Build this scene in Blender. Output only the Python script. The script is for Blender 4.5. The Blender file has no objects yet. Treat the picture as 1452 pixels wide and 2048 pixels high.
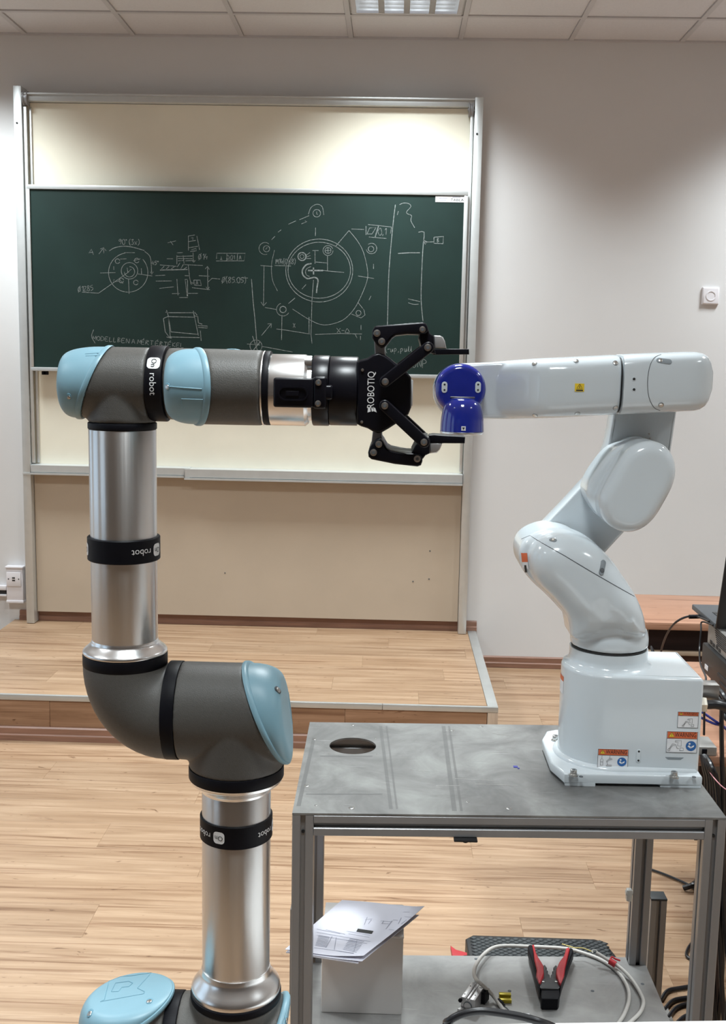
import bpy, bmesh, math, random
from mathutils import Vector, Matrix
from mathutils.bvhtree import BVHTree

random.seed(7)
C = bpy.context.scene.collection
scene = bpy.context.scene
V = Vector

# ------------------------------------------------------------------ camera
FPX, PITCH, YAW, ROLL, CAMH = 2200.0, 0.1448, -0.0245, -0.0190, 1.70


def cam_axes():
    cp, sp, cy, sy, cr, sr = (math.cos(PITCH), math.sin(PITCH), math.cos(YAW), math.sin(YAW),
                              math.cos(ROLL), math.sin(ROLL))
    fwd = V((sy * cp, cy * cp, -sp))
    right = V((cy, -sy, 0))
    down = fwd.cross(right)
    return cr * right + sr * down, -sr * right + cr * down, fwd


CR, CD, CF = cam_axes()
CAM = V((0, 0, CAMH))
cam_data = bpy.data.cameras.new('camera')
cam_data.sensor_fit = 'VERTICAL'
cam_data.sensor_height = 36.0
cam_data.lens = FPX * 36.0 / 2048.0
cam_data.clip_start = 0.05
cam = bpy.data.objects.new('camera', cam_data)
C.objects.link(cam)
cam.matrix_world = Matrix(((CR.x, -CD.x, -CF.x, CAM.x), (CR.y, -CD.y, -CF.y, CAM.y),
                           (CR.z, -CD.z, -CF.z, CAM.z), (0, 0, 0, 1)))
scene.camera = cam

# ------------------------------------------------------------------ world, exposure
world = bpy.data.worlds.new('daylight')
scene.world = world
world.use_nodes = True
bg = world.node_tree.nodes['Background']
bg.inputs[0].default_value = (0.66, 0.8, 1.0, 1)
bg.inputs[1].default_value = 1.6
vs = scene.view_settings
scene.display_settings.display_device = 'sRGB'
vs.view_transform = 'Standard'
vs.look = 'None'
vs.exposure = 0.0
vs.gamma = 1.0
vs.use_curve_mapping = False
LAMP_WATTS = 31.0
LAMP_ROWS = (1.0, 1.35, 0.8, 0.0)      # rows of lamps from the blackboard wall; the rear row is off
LAMP_COL = (0.90, 0.975, 1.0)
LAMP_SPREAD = math.radians(118)


def ray(px, py):
    return (CR * ((px - 726) / FPX) + CD * ((py - 1024) / FPX) + CF)


def W(px, py, X=None, Y=None, Z=None):
    """the point of the room seen at a photograph pixel, on the plane X=, Y= or Z="""
    d = ray(px, py)
    if Y is not None:
        t = (Y - CAM.y) / d.y
    elif Z is not None:
        t = (Z - CAM.z) / d.z
    else:
        t = (X - CAM.x) / d.x
    return CAM + d * t


# ------------------------------------------------------------------ materials
MATS = {}


def nodes_of(name):
    m = bpy.data.materials.new(name)
    m.use_nodes = True
    nt = m.node_tree
    return m, nt, nt.nodes['Principled BSDF']


def mat(name, col, rough=0.5, metal=0.0, var=0.06, scale=40, bump=0.0, bscale=None, coat=0.0, stretch=None, spec=None,
        rvar=0.0):
    if name in MATS:
        return MATS[name]
    m, nt, p = nodes_of(name)
    N, L = nt.nodes, nt.links
    geo = N.new('ShaderNodeNewGeometry')
    mp = N.new('ShaderNodeMapping')
    L.new(geo.outputs['Position'], mp.inputs[0])
    if stretch:
        mp.inputs['Scale'].default_value = stretch
    nz = N.new('ShaderNodeTexNoise')
    nz.inputs['Scale'].default_value = scale
    nz.inputs['Detail'].default_value = 4
    L.new(mp.outputs[0], nz.inputs['Vector'])
    rp = N.new('ShaderNodeValToRGB')
    rp.color_ramp.elements[0].position = 0.3
    rp.color_ramp.elements[1].position = 0.7
    rp.color_ramp.elements[0].color = tuple(c * (1 - var) for c in col) + (1,)
    rp.color_ramp.elements[1].color = tuple(min(1, c * (1 + var)) for c in col) + (1,)
    L.new(nz.outputs[0], rp.inputs[0])
    L.new(rp.outputs[0], p.inputs['Base Color'])
    p.inputs['Roughness'].default_value = rough
    p.inputs['Metallic'].default_value = metal
    if spec is not None:
        p.inputs['Specular IOR Level'].default_value = spec
    if coat:
        p.inputs['Coat Weight'].default_value = coat
        p.inputs['Coat Roughness'].default_value = 0.06
    if rvar:
        mr = N.new('ShaderNodeMapRange')
        mr.inputs[3].default_value = max(0.02, rough - rvar)
        mr.inputs[4].default_value = rough + rvar
        L.new(nz.outputs[0], mr.inputs[0])
        L.new(mr.outputs[0], p.inputs['Roughness'])
    if bump:
        n2 = N.new('ShaderNodeTexNoise')
        n2.inputs['Scale'].default_value = bscale or scale * 8
        L.new(mp.outputs[0], n2.inputs['Vector'])
        b = N.new('ShaderNodeBump')
        b.inputs['Strength'].default_value = bump
        b.inputs['Distance'].default_value = 0.002
        L.new(n2.outputs[0], b.inputs['Height'])
        L.new(b.outputs[0], p.inputs['Normal'])
    MATS[name] = m
    return m


def wood(name, dark, mid, light, rough=0.42, offset=0.0):
    m, nt, p = nodes_of(name)
    N, L = nt.nodes, nt.links
    geo = N.new('ShaderNodeNewGeometry')
    oi = N.new('ShaderNodeObjectInfo')
    vm = N.new('ShaderNodeVectorMath')
    vm.operation = 'SCALE'
    cmb = N.new('ShaderNodeCombineXYZ')
    for i in range(3):
        L.new(oi.outputs['Random'], cmb.inputs[i])
    L.new(cmb.outputs[0], vm.inputs[0])
    vm.inputs['Scale'].default_value = 37.0
    ad = N.new('ShaderNodeVectorMath')
    L.new(geo.outputs['Position'], ad.inputs[0])
    L.new(vm.outputs[0], ad.inputs[1])

    def noise(sc, scale, detail, dist):
        mp = N.new('ShaderNodeMapping')
        mp.inputs['Scale'].default_value = sc
        L.new(ad.outputs[0], mp.inputs[0])
        n = N.new('ShaderNodeTexNoise')
        n.inputs['Scale'].default_value = scale
        n.inputs['Detail'].default_value = detail
        n.inputs['Distortion'].default_value = dist
        L.new(mp.outputs[0], n.inputs['Vector'])
        return n

    n1 = noise((0.8, 15, 15), 2.2, 12, 0.6)
    n1.inputs['Roughness'].default_value = 0.66
    rp = N.new('ShaderNodeValToRGB')
    e = rp.color_ramp.elements
    e[0].position, e[0].color = 0.3, dark + (1,)
    e[1].position, e[1].color = 0.68, light + (1,)
    el = e.new(0.5)
    el.color = mid + (1,)
    L.new(n1.outputs[0], rp.inputs[0])
    last = rp.outputs[0]
    # long thin dark streaks, then short knots
    for sc, scale, det, dist, lo_, hi_, tint, fac in (((0.7, 26, 26), 1.5, 5, 1.2, 0.33, 0.45, (0.55, 0.44, 0.36, 1), 0.8),
                                                      ((5, 15, 15), 1.7, 3, 2.5, 0.25, 0.33, (0.32, 0.22, 0.15, 1), 0.85),
                                                      ((1.4, 6, 6), 1.3, 3, 0.5, 0.35, 0.6, (0.86, 0.82, 0.78, 1), 0.8)):
        n2 = noise(sc, scale, det, dist)
        r2 = N.new('ShaderNodeValToRGB')
        r2.color_ramp.elements[0].position = lo_
        r2.color_ramp.elements[0].color = tint
        r2.color_ramp.elements[1].position = hi_
        r2.color_ramp.elements[1].color = (1, 1, 1, 1)
        L.new(n2.outputs[0], r2.inputs[0])
        mx = N.new('ShaderNodeMix')
        mx.data_type = 'RGBA'
        mx.blend_type = 'MULTIPLY'
        mx.inputs[0].default_value = fac
        L.new(last, mx.inputs[6])
        L.new(r2.outputs[0], mx.inputs[7])
        last = mx.outputs[2]
    # plank to plank tone
    mr = N.new('ShaderNodeMapRange')
    mr.inputs[3].default_value = 0.93
    mr.inputs[4].default_value = 1.06
    L.new(oi.outputs['Random'], mr.inputs[0])
    hs = N.new('ShaderNodeHueSaturation')
    L.new(mx.outputs[2], hs.inputs['Color'])
    L.new(mr.outputs[0], hs.inputs['Value'])
    L.new(hs.outputs[0], p.inputs['Base Color'])
    p.inputs['Roughness'].default_value = rough
    bp = N.new('ShaderNodeBump')
    bp.inputs['Strength'].default_value = 0.08
    bp.inputs['Distance'].default_value = 0.002
    L.new(n1.outputs[0], bp.inputs['Height'])
    L.new(bp.outputs[0], p.inputs['Normal'])
    MATS[name] = m
    return m


def emit(name, col, strength):
    m, nt, p = nodes_of(name)
    p.inputs['Base Color'].default_value = col + (1,)
    p.inputs['Emission Color'].default_value = col + (1,)
    p.inputs['Emission Strength'].default_value = strength
    MATS[name] = m
    return m


def thin_glass(name):
    m = bpy.data.materials.new(name)
    m.use_nodes = True
    N, L = m.node_tree.nodes, m.node_tree.links
    N.remove(N['Principled BSDF'])
    t = N.new('ShaderNodeBsdfTransparent')
    t.inputs[0].default_value = (0.93, 0.96, 0.95, 1)
    g = N.new('ShaderNodeBsdfGlossy')
    g.inputs['Roughness'].default_value = 0.02
    f = N.new('ShaderNodeFresnel')
    mx = N.new('ShaderNodeMixShader')
    L.new(f.outputs[0], mx.inputs[0])
    L.new(t.outputs[0], mx.inputs[1])
    L.new(g.outputs[0], mx.inputs[2])
    L.new(mx.outputs[0], N['Material Output'].inputs[0])
    return m


def plate_metal(name, base, dark, light):
    """worn aluminium sheet: cloudy stains, fine scratches"""
    m, nt, p = nodes_of(name)
    N, L = nt.nodes, nt.links
    geo = N.new('ShaderNodeNewGeometry')
    n1 = N.new('ShaderNodeTexNoise')
    n1.inputs['Scale'].default_value = 7
    n1.inputs['Detail'].default_value = 7
    n1.inputs['Roughness'].default_value = 0.62
    n1.inputs['Distortion'].default_value = 0.6
    L.new(geo.outputs['Position'], n1.inputs['Vector'])
    rp = N.new('ShaderNodeValToRGB')
    e = rp.color_ramp.elements
    e[0].position, e[0].color = 0.3, dark + (1,)
    e[1].position, e[1].color = 0.72, light + (1,)
    el = e.new(0.5)
    el.color = base + (1,)
    L.new(n1.outputs[0], rp.inputs[0])
    mp = N.new('ShaderNodeMapping')
    mp.inputs['Scale'].default_value = (3, 70, 3)
    mp.inputs['Rotation'].default_value = (0, 0, 0.1)
    L.new(geo.outputs['Position'], mp.inputs[0])
    n2 = N.new('ShaderNodeTexNoise')
    n2.inputs['Scale'].default_value = 4
    n2.inputs['Detail'].default_value = 3
    L.new(mp.outputs[0], n2.inputs['Vector'])
    r2 = N.new('ShaderNodeValToRGB')
    r2.color_ramp.elements[0].position = 0.68
    r2.color_ramp.elements[0].color = (0, 0, 0, 1)
    r2.color_ramp.elements[1].position = 0.74
    r2.color_ramp.elements[1].color = (0.12, 0.12, 0.12, 1)
    L.new(n2.outputs[0], r2.inputs[0])
    ad = N.new('ShaderNodeMix')
    ad.data_type = 'RGBA'
    ad.blend_type = 'ADD'
    ad.inputs[0].default_value = 1
    L.new(rp.outputs[0], ad.inputs[6])
    L.new(r2.outputs[0], ad.inputs[7])
    L.new(ad.outputs[2], p.inputs['Base Color'])
    p.inputs['Metallic'].default_value = 0.3
    mr = N.new('ShaderNodeMapRange')
    mr.inputs[3].default_value = 0.52
    mr.inputs[4].default_value = 0.3
    L.new(n1.outputs[0], mr.inputs[0])
    L.new(mr.outputs[0], p.inputs['Roughness'])
    MATS[name] = m
    return m


def brushed(name, col, rough=0.3, axis='Z'):
    m, nt, p = nodes_of(name)
    N, L = nt.nodes, nt.links
    geo = N.new('ShaderNodeNewGeometry')
    mp = N.new('ShaderNodeMapping')
    mp.inputs['Scale'].default_value = {'Z': (260, 260, 3), 'X': (3, 260, 260)}[axis]
    L.new(geo.outputs['Position'], mp.inputs[0])
    n = N.new('ShaderNodeTexNoise')
    n.inputs['Scale'].default_value = 1
    n.inputs['Detail'].default_value = 3
    L.new(mp.outputs[0], n.inputs['Vector'])
    mr = N.new('ShaderNodeMapRange')
    mr.inputs[3].default_value = rough - 0.05
    mr.inputs[4].default_value = rough + 0.07
    L.new(n.outputs[0], mr.inputs[0])
    L.new(mr.outputs[0], p.inputs['Roughness'])
    p.inputs['Base Color'].default_value = col + (1,)
    p.inputs['Metallic'].default_value = 1
    p.inputs['Anisotropic'].default_value = 0.75
    p.inputs['Anisotropic Rotation'].default_value = 0.25
    b = N.new('ShaderNodeBump')
    b.inputs['Strength'].default_value = 0.05
    b.inputs['Distance'].default_value = 0.001
    L.new(n.outputs[0], b.inputs['Height'])
    L.new(b.outputs[0], p.inputs['Normal'])
    MATS[name] = m
    return m


M_WALL = mat('wall_paint', (0.70, 0.695, 0.695), 0.7, var=0.015, scale=3, bump=0.05, bscale=140)
M_CEIL = mat('ceiling_board', (0.66, 0.65, 0.665), 0.9, var=0.03, scale=120, bump=0.12, bscale=300)
M_GRID = mat('grid_paint', (0.55, 0.54, 0.55), 0.6, var=0.02)
M_FLOOR = wood('laminate_oak', (0.27, 0.165, 0.095), (0.37, 0.245, 0.153), (0.46, 0.32, 0.212))
M_PANELWOOD = wood('brown_veneer', (0.2, 0.105, 0.055), (0.27, 0.15, 0.085), (0.34, 0.2, 0.12), 0.5)
M_BASEB = mat('brown_skirting', (0.24, 0.125, 0.085), 0.4, var=0.18, scale=6, stretch=(1, 20, 20))
M_GAP = mat('dark_underlay', (0.12, 0.075, 0.045), 0.9)
M_ALU = mat('matt_aluminium', (0.62, 0.64, 0.64), 0.42, 0.55, var=0.03, scale=20)
M_STRIP = mat('edge_aluminium', (0.5, 0.51, 0.5), 0.4, 0.6, var=0.05, scale=12)
M_CREAM = mat('cream_board', (0.84, 0.80, 0.67), 0.6, var=0.025, scale=5)
M_TAN = mat('tan_wall_panel', (0.50, 0.41, 0.315), 0.75, var=0.03, scale=4)
M_GREEN = mat('chalkboard_green', (0.0095, 0.026, 0.0225), 0.5, var=0.22, scale=2.5, spec=0.35)
M_CHALK = mat('chalk', (0.2, 0.225, 0.22), 0.95, var=0.45, scale=90)
M_WHITEPL = mat('white_plastic', (0.78, 0.76, 0.79), 0.35, var=0.01)
M_DARKPL = mat('dark_slots', (0.02, 0.02, 0.022), 0.6)
M_URGREY = mat('grey_cast', (0.082, 0.078, 0.071), 0.5, var=0.06, scale=300, bump=0.18, bscale=900)
M_URBLUE = mat('light_blue_plastic', (0.215, 0.38, 0.46), 0.42, var=0.03, scale=30)
M_URBLUE2 = mat('light_blue_groove', (0.15, 0.32, 0.41), 0.5)
M_BLACK = mat('black_rubber', (0.004, 0.004, 0.0065), 0.5, var=0.1, spec=0.16)
M_BLACKAL = mat('black_anodised', (0.004, 0.004, 0.007), 0.33, var=0.1, spec=0.28, rvar=0.04)
M_TUBE = brushed('brushed_tube', (0.66, 0.65, 0.64), 0.3, 'Z')
M_POL = mat('polished_aluminium', (0.86, 0.86, 0.86), 0.27, 1.0, var=0.02)
M_STEEL = mat('steel', (0.55, 0.54, 0.52), 0.3, 1.0, var=0.05)
M_NICKEL = mat('nickel', (0.72, 0.69, 0.6), 0.32, 0.6, var=0.05)
M_GREYPL = mat('grey_bracket', (0.32, 0.32, 0.33), 0.45, 0.4)
M_WPRINT = mat('white_print', (0.8, 0.8, 0.8), 0.6)
M_KPRINT = mat('black_print', (0.015, 0.015, 0.015), 0.6)
M_EPS = mat('robot_white_paint', (0.60, 0.65, 0.68), 0.17, var=0.012, scale=8, coat=0.3)
M_EPSB = mat('robot_blue_paint', (0.008, 0.02, 0.25), 0.12, var=0.03, coat=0.6)
M_SEAM = mat('seam_grey', (0.09, 0.1, 0.11), 0.6)
M_POCKET = mat('pocket_grey', (0.22, 0.25, 0.27), 0.5)
M_ORANGE = mat('warning_orange', (0.62, 0.13, 0.045), 0.5)
M_LABEL = mat('label_white', (0.75, 0.76, 0.78), 0.45)
M_YELLOW = mat('warning_yellow', (0.78, 0.55, 0.03), 0.5)
M_SIGNBLUE = mat('sign_blue', (0.02, 0.12, 0.36), 0.5)
M_PLATE = plate_metal('worn_aluminium_sheet', (0.175, 0.173, 0.169), (0.105, 0.105, 0.103), (0.275, 0.28, 0.27))
M_SHELF = plate_metal('shelf_sheet', (0.3, 0.295, 0.288), (0.22, 0.22, 0.215), (0.38, 0.38, 0.37))
M_TAPE = plate_metal('tape_residue', (0.125, 0.125, 0.123), (0.1, 0.1, 0.098), (0.16, 0.16, 0.157))
M_PROF = mat('profile_aluminium', (0.27, 0.272, 0.278), 0.36, 0.45, var=0.05, scale=14, stretch=(1, 1, 0.2))
M_PROFSLOT = mat('profile_slot', (0.1, 0.1, 0.1), 0.5, 0.6)
M_BOX = mat('grey_sheet_box', (0.74, 0.72, 0.705), 0.45, 0.1, var=0.06, scale=5)
M_PAPER = mat('paper', (0.76, 0.76, 0.85), 0.8, var=0.01)
M_INK = mat('ink_grey', (0.33, 0.34, 0.42), 0.8)
M_RED = mat('red_plastic', (0.42, 0.022, 0.03), 0.4)
M_CABLEG = mat('grey_cable', (0.52, 0.5, 0.47), 0.45)
M_CABLEK = mat('black_cable', (0.01, 0.01, 0.012), 0.35)
M_CABLEB = mat('blue_cable', (0.03, 0.04, 0.25), 0.45)
M_SILVER = mat('silver_block', (0.56, 0.55, 0.55), 0.35, 0.7, var=0.04)
M_GOLD = mat('yellow_chromate', (0.42, 0.34, 0.03), 0.35, 0.5)
M_CASE = mat('dark_case', (0.035, 0.04, 0.042), 0.6, var=0.1)
M_DESK = wood('pink_beech', (0.31, 0.155, 0.097), (0.37, 0.195, 0.123), (0.41, 0.222, 0.143), 0.4)
M_DARKWOOD = mat('dark_mahogany', (0.022, 0.010, 0.009), 0.5, var=0.25, scale=4, stretch=(1, 14, 14))
M_MIDWOOD = mat('brown_rail', (0.2, 0.12, 0.075), 0.5, var=0.2, scale=4, stretch=(1, 14, 14))
M_PCGREY = mat('pc_metal', (0.32, 0.31, 0.295), 0.45, 0.3)
M_PCBLACK = mat('pc_black', (0.012, 0.012, 0.013), 0.45, var=0.1)
M_LAPTOP = mat('laptop_grey', (0.05, 0.055, 0.062), 0.4)
M_WHITEDESK = mat('white_laminate', (0.74, 0.73, 0.72), 0.4, var=0.02)
M_LOUVRE = mat('louvre_aluminium', (0.6, 0.58, 0.55), 0.3, 0.7)
M_LAMP = emit('lamp_tube_glow', (0.78, 0.88, 1.0), 3.0)
M_LAMPOFF = mat('lamp_tube_off', (0.8, 0.8, 0.8), 0.4)
M_PUTTY = mat('window_frame_white', (0.7, 0.7, 0.7), 0.4)
M_GLASS = thin_glass('window_glass')
M_CLIP = mat('clear_clip', (0.55, 0.55, 0.52), 0.3)
M_COPPER = mat('wire_ends', (0.55, 0.45, 0.15), 0.4, 0.3)

# ------------------------------------------------------------------ mesh helpers
WLOC = {}


class MB:
    def __init__(self):
        self.bm = bmesh.new()

    def faces(self, vs, fs, mi=0):
        vv = [self.bm.verts.new(v) for v in vs]
        for f in fs:
            try:
                fc = self.bm.faces.new([vv[i] for i in f])
                fc.material_index = mi
            except ValueError:
                pass
        return vv

    def box(self, a, b, bev=0.0, mi=0, T=None, seg=2):
        tb = bmesh.new()
        x0, y0, z0 = a
        x1, y1, z1 = b
        vs = [tb.verts.new(p) for p in ((x0, y0, z0), (x1, y0, z0), (x1, y1, z0), (x0, y1, z0),
                                        (x0, y0, z1), (x1, y0, z1), (x1, y1, z1), (x0, y1, z1))]
        for f in ((3, 2, 1, 0), (4, 5, 6, 7), (0, 1, 5, 4), (1, 2, 6, 5), (2, 3, 7, 6), (3, 0, 4, 7)):
            tb.faces.new([vs[i] for i in f])
        if bev:
            bmesh.ops.bevel(tb, geom=tb.edges[:], offset=bev, segments=seg, profile=0.5, affect='EDGES')
        self.merge(tb, mi, T)
        return self

    def merge(self, tb, mi=0, T=None):
        tb.verts.index_update()
        mp = {}
        for v in tb.verts:
            co = T(v.co) if T else v.co
            mp[v.index] = self.bm.verts.new(co)
        for f in tb.faces:
            try:
                nf = self.bm.faces.new([mp[v.index] for v in f.verts])
                nf.material_index = mi if mi is not None else f.material_index
            except ValueError:
                pass
        tb.free()

    def rings(self, rings, cap0=True, cap1=True, mi=0, closed=True):
        bm = self.bm
        rv = [[bm.verts.new(p) for p in r] for r in rings]
        n = len(rv[0])
        for a, b in zip(rv, rv[1:]):
            for i in range(n if closed else n - 1):
                j = (i + 1) % n
                try:
                    f = bm.faces.new((a[i], a[j], b[j], b[i]))
                    f.material_index = mi
                except ValueError:
                    pass
        caps = []
        if cap0:
            caps.append(bm.faces.new(rv[0][::-1]))
        if cap1:
            caps.append(bm.faces.new(rv[-1]))
        for f in caps:
            f.material_index = mi
        if n > 4 and caps:
            bmesh.ops.triangulate(bm, faces=caps)
        return self

    def lathe(self, o, axis, prof, seg=48, cap0=True, cap1=True, mi=0):
        """prof: [(distance along axis, radius)]"""
        o = V(o)
        a = V(axis).normalized()
        u = a.orthogonal().normalized()
        w = a.cross(u)
        rs = []
        for d, r in prof:
            rs.append([o + a * d + (u * math.cos(t) + w * math.sin(t)) * r
                       for t in (2 * math.pi * i / seg for i in range(seg))])
        return self.rings(rs, cap0, cap1, mi)

    def cyl(self, p0, p1, r, seg=32, mi=0, bev=0.0, r1=None):
        p0, p1 = V(p0), V(p1)
        L = (p1 - p0).length
        r1 = r if r1 is None else r1
        if bev:
            pr = [(0, r - bev), (bev * 0.3, r - bev * 0.3), (bev, r), (L - bev, r1), (L - bev * 0.3, r1 - bev * 0.3),
                  (L, r1 - bev)]
        else:
            pr = [(0, r), (L, r1)]
        return self.lathe(p0, p1 - p0, pr, seg, mi=mi)

    def tube(self, pts, r, seg=10, mi=0, smooth=4):
        pts = spline(pts, smooth) if smooth else [V(p) for p in pts]
        n = len(pts)
        rs = []
        up = None
        for i, p in enumerate(pts):
            t = (pts[min(i + 1, n - 1)] - pts[max(i - 1, 0)])
            t.normalize()
            if up is None:
                up = t.orthogonal().normalized()
            up = (up - t * up.dot(t))
            if up.length < 1e-6:
                up = t.orthogonal()
            up.normalize()
            w = t.cross(up)
            rr = r[min(i, len(r) - 1)] if isinstance(r, (list, tuple)) else r
            rs.append([p + (up * math.cos(a) + w * math.sin(a)) * rr for a in
                       (2 * math.pi * k / seg for k in range(seg))])
        return self.rings(rs, mi=mi)

    def pillow(self, pts, fr, n0, n1, r0=0.0, r1=0.0, sm=0, seg=5, mi=0):
        """outline pts [(u,v)] in frame (o,U,Vv,N), from depth n0 to n1 with rounded rims r0, r1"""
        o, U, Vv, N = fr
        pts = [V((p[0], p[1])) for p in pts]
        if sm:
            pts = [V((p.x, p.y)) for p in spline([V((p.x, p.y, 0)) for p in pts], sm, closed=True)]
        n = len(pts)
        area = sum(pts[i].x * pts[(i + 1) % n].y - pts[(i + 1) % n].x * pts[i].y for i in range(n))
        sgn = 1 if area > 0 else -1
        nor = []
        for i in range(n):
            e1 = (pts[i] - pts[i - 1])
            e2 = (pts[(i + 1) % n] - pts[i])
            if e1.length < 1e-9 or e2.length < 1e-9:
                e1 = e2 = (pts[(i + 1) % n] - pts[i - 1])
            e1.normalize()
            e2.normalize()
            n1v = V((-e1.y, e1.x)) * sgn
            n2v = V((-e2.y, e2.x)) * sgn
            b = n1v + n2v
            if b.length < 1e-6:
                b = n1v
            b.normalize()
            k = 1.0 / max(0.5, b.dot(n1v))
            nor.append(b * k)

        def ring(ins, dep):
            return [o + U * (pts[i] + nor[i] * ins).x + Vv * (pts[i] + nor[i] * ins).y + N * dep for i in range(n)]

        rs = []
        if r0:
            for k in range(seg + 1):
                t = math.pi / 2 * k / seg
                rs.append(ring(r0 * (1 - math.sin(t)), n0 + r0 * (1 - math.cos(t))))
        else:
            rs.append(ring(0, n0))
        if r1:
            for k in range(seg + 1):
                t = math.pi / 2 * (1 - k / seg)
                rs.append(ring(r1 * (1 - math.sin(t)), n1 - r1 * (1 - math.cos(t))))
        else:
            rs.append(ring(0, n1))
        return self.rings(rs, mi=mi)

    def ball(self, c, r, seg=20, sc=(1, 1, 1), mi=0):
        tb = bmesh.new()
        bmesh.ops.create_uvsphere(tb, u_segments=seg, v_segments=max(6, seg // 2), radius=r)
        c = V(c)
        self.merge(tb, mi, lambda p: V((p.x * sc[0], p.y * sc[1], p.z * sc[2])) + c)
        return self

    def ribbon(self, pts, w, U, Vv, sm=0, mi=0, lift=V((0, 0, 0))):
        """flat line of width w lying in the plane spanned by U, Vv"""
        pts = [V(p) for p in pts]
        if sm and len(pts) > 2:
            pts = spline(pts, sm)
        n = len(pts)
        Nn = U.cross(Vv)
        L, R = [], []
        for i, p in enumerate(pts):
            t = pts[min(i + 1, n - 1)] - pts[max(i - 1, 0)]
            if t.length < 1e-9:
                t = U.copy()
            s = Nn.cross(t).normalized() * (w / 2)
            L.append(p + s + lift)
            R.append(p - s + lift)
        self.rings([[a, b] for a, b in zip(L, R)], False, False, mi, closed=False)
        return self


def spline(pts, k=4, closed=False):
    pts = [V(p) for p in pts]
    n = len(pts)
    if n < 3:
        return pts
    out = []
    m = n if closed else n - 1
    for i in range(m):
        p0 = pts[(i - 1) % n] if (closed or i > 0) else pts[0] * 2 - pts[1]
        p1 = pts[i]
        p2 = pts[(i + 1) % n]
        p3 = pts[(i + 2) % n] if (closed or i < n - 2) else pts[-1] * 2 - pts[-2]
        for j in range(k):
            t = j / k
            out.append(0.5 * ((2 * p1) + (p2 - p0) * t + (2 * p0 - 5 * p1 + 4 * p2 - p3) * t * t
                              + (3 * p1 - p0 - 3 * p2 + p3) * t ** 3))
    if not closed:
        out.append(pts[-1])
    return out


XZ = (V((0, 0, 0)), V((1, 0, 0)), V((0, 0, 1)), V((0, 1, 0)))      # outline in x,z; depth along y
XY = (V((0, 0, 0)), V((1, 0, 0)), V((0, 1, 0)), V((0, 0, 1)))      # outline in x,y; depth along z


def fuse(bm, voxel, it=6, factor=0.5):
    """one continuous skin from overlapping solids"""
    me = bpy.data.meshes.new('tmp')
    bmesh.ops.recalc_face_normals(bm, faces=bm.faces[:])
    bm.to_mesh(me)
    bm.free()
    ob = bpy.data.objects.new('tmp', me)
    C.objects.link(ob)
    r = ob.modifiers.new('r', 'REMESH')
    r.mode = 'VOXEL'
    r.voxel_size = voxel
    s = ob.modifiers.new('s', 'SMOOTH')
    s.iterations = it
    s.factor = factor
    dg = bpy.context.evaluated_depsgraph_get()
    dg.update()
    m2 = bpy.data.meshes.new_from_object(ob.evaluated_get(dg))
    b2 = bmesh.new()
    b2.from_mesh(m2)
    bpy.data.objects.remove(ob)
    bpy.data.meshes.remove(me)
    bpy.data.meshes.remove(m2)
    return b2


def obj(name, b, mats, parent=None, angle=38, kind=None, label=None):
    bm = b.bm if isinstance(b, MB) else b
    if angle is not None:
        bmesh.ops.recalc_face_normals(bm, faces=bm.faces[:])
    lo = V((1e9,) * 3)
    hi = V((-1e9,) * 3)
    for v in bm.verts:
        for i in range(3):
            lo[i] = min(lo[i], v.co[i])
            hi[i] = max(hi[i], v.co[i])
    org = (lo + hi) / 2
    if parent is None:
        org.z = lo.z
    for v in bm.verts:
        v.co -= org
    me = bpy.data.meshes.new(name)
    bm.to_mesh(me)
    bm.free()
    for m in (mats if isinstance(mats, (list, tuple)) else [mats]):
        me.materials.append(m)
    if angle:
        me.polygons.foreach_set('use_smooth', [True] * len(me.polygons))
        me.set_sharp_from_angle(angle=math.radians(angle))
    o = bpy.data.objects.new(name, me)
    C.objects.link(o)
    place(o, org, parent)
    if kind:
        o['kind'] = kind
    if label:
        o['label'] = label
    return o


def place(o, org, parent):
    if parent is not None:
        o.parent = parent
        o.location = org - WLOC[parent.name]
    else:
        o.location = org
    WLOC[o.name] = V(org)


def inst(name, me, loc, parent=None, rot=None):
    o = bpy.data.objects.new(name, me)
    C.objects.link(o)
    place(o, V(loc), parent)
    if rot:
        o.rotation_euler = rot
    return o


def thing(name, label, cat, loc, group=None):
    o = bpy.data.objects.new(name, None)
    o.empty_display_size = 0.05
    C.objects.link(o)
    place(o, V(loc), None)
    return tag(o, label, cat, group)


def tag(o, label, cat, group=None):
    o['label'] = label
    o['category'] = cat
    if group:
        o['group'] = group
    return o


def struct(o):
    o['kind'] = 'structure'
    return o


def text_bm(s, size, align='CENTER'):
    cu = bpy.data.curves.new('t', 'FONT')
    cu.body = s
    cu.size = size
    cu.align_x = align
    cu.align_y = 'CENTER'
    cu.resolution_u = 3
    ob = bpy.data.objects.new('t', cu)
    C.objects.link(ob)
    dg = bpy.context.evaluated_depsgraph_get()
    dg.update()
    me = bpy.data.meshes.new_from_object(ob.evaluated_get(dg))
    bm = bmesh.new()
    bm.from_mesh(me)
    bpy.data.objects.remove(ob)
    bpy.data.curves.remove(cu)
    bpy.data.meshes.remove(me)
    return bm


def text_on(mb, s, size, fn, rot=0.0, mi=0, sx=1.0, align='CENTER', width=None):
    """write s through fn(u,v)->point, turned by rot"""
    tb = text_bm(s, size, align)
    if width:
        xs = [v.co.x for v in tb.verts]
        sx = width / (max(xs) - min(xs))
    c, sn = math.cos(rot), math.sin(rot)
    mb.merge(tb, mi, lambda p: fn((p.x * sx) * c - p.y * sn, (p.x * sx) * sn + p.y * c))


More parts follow.
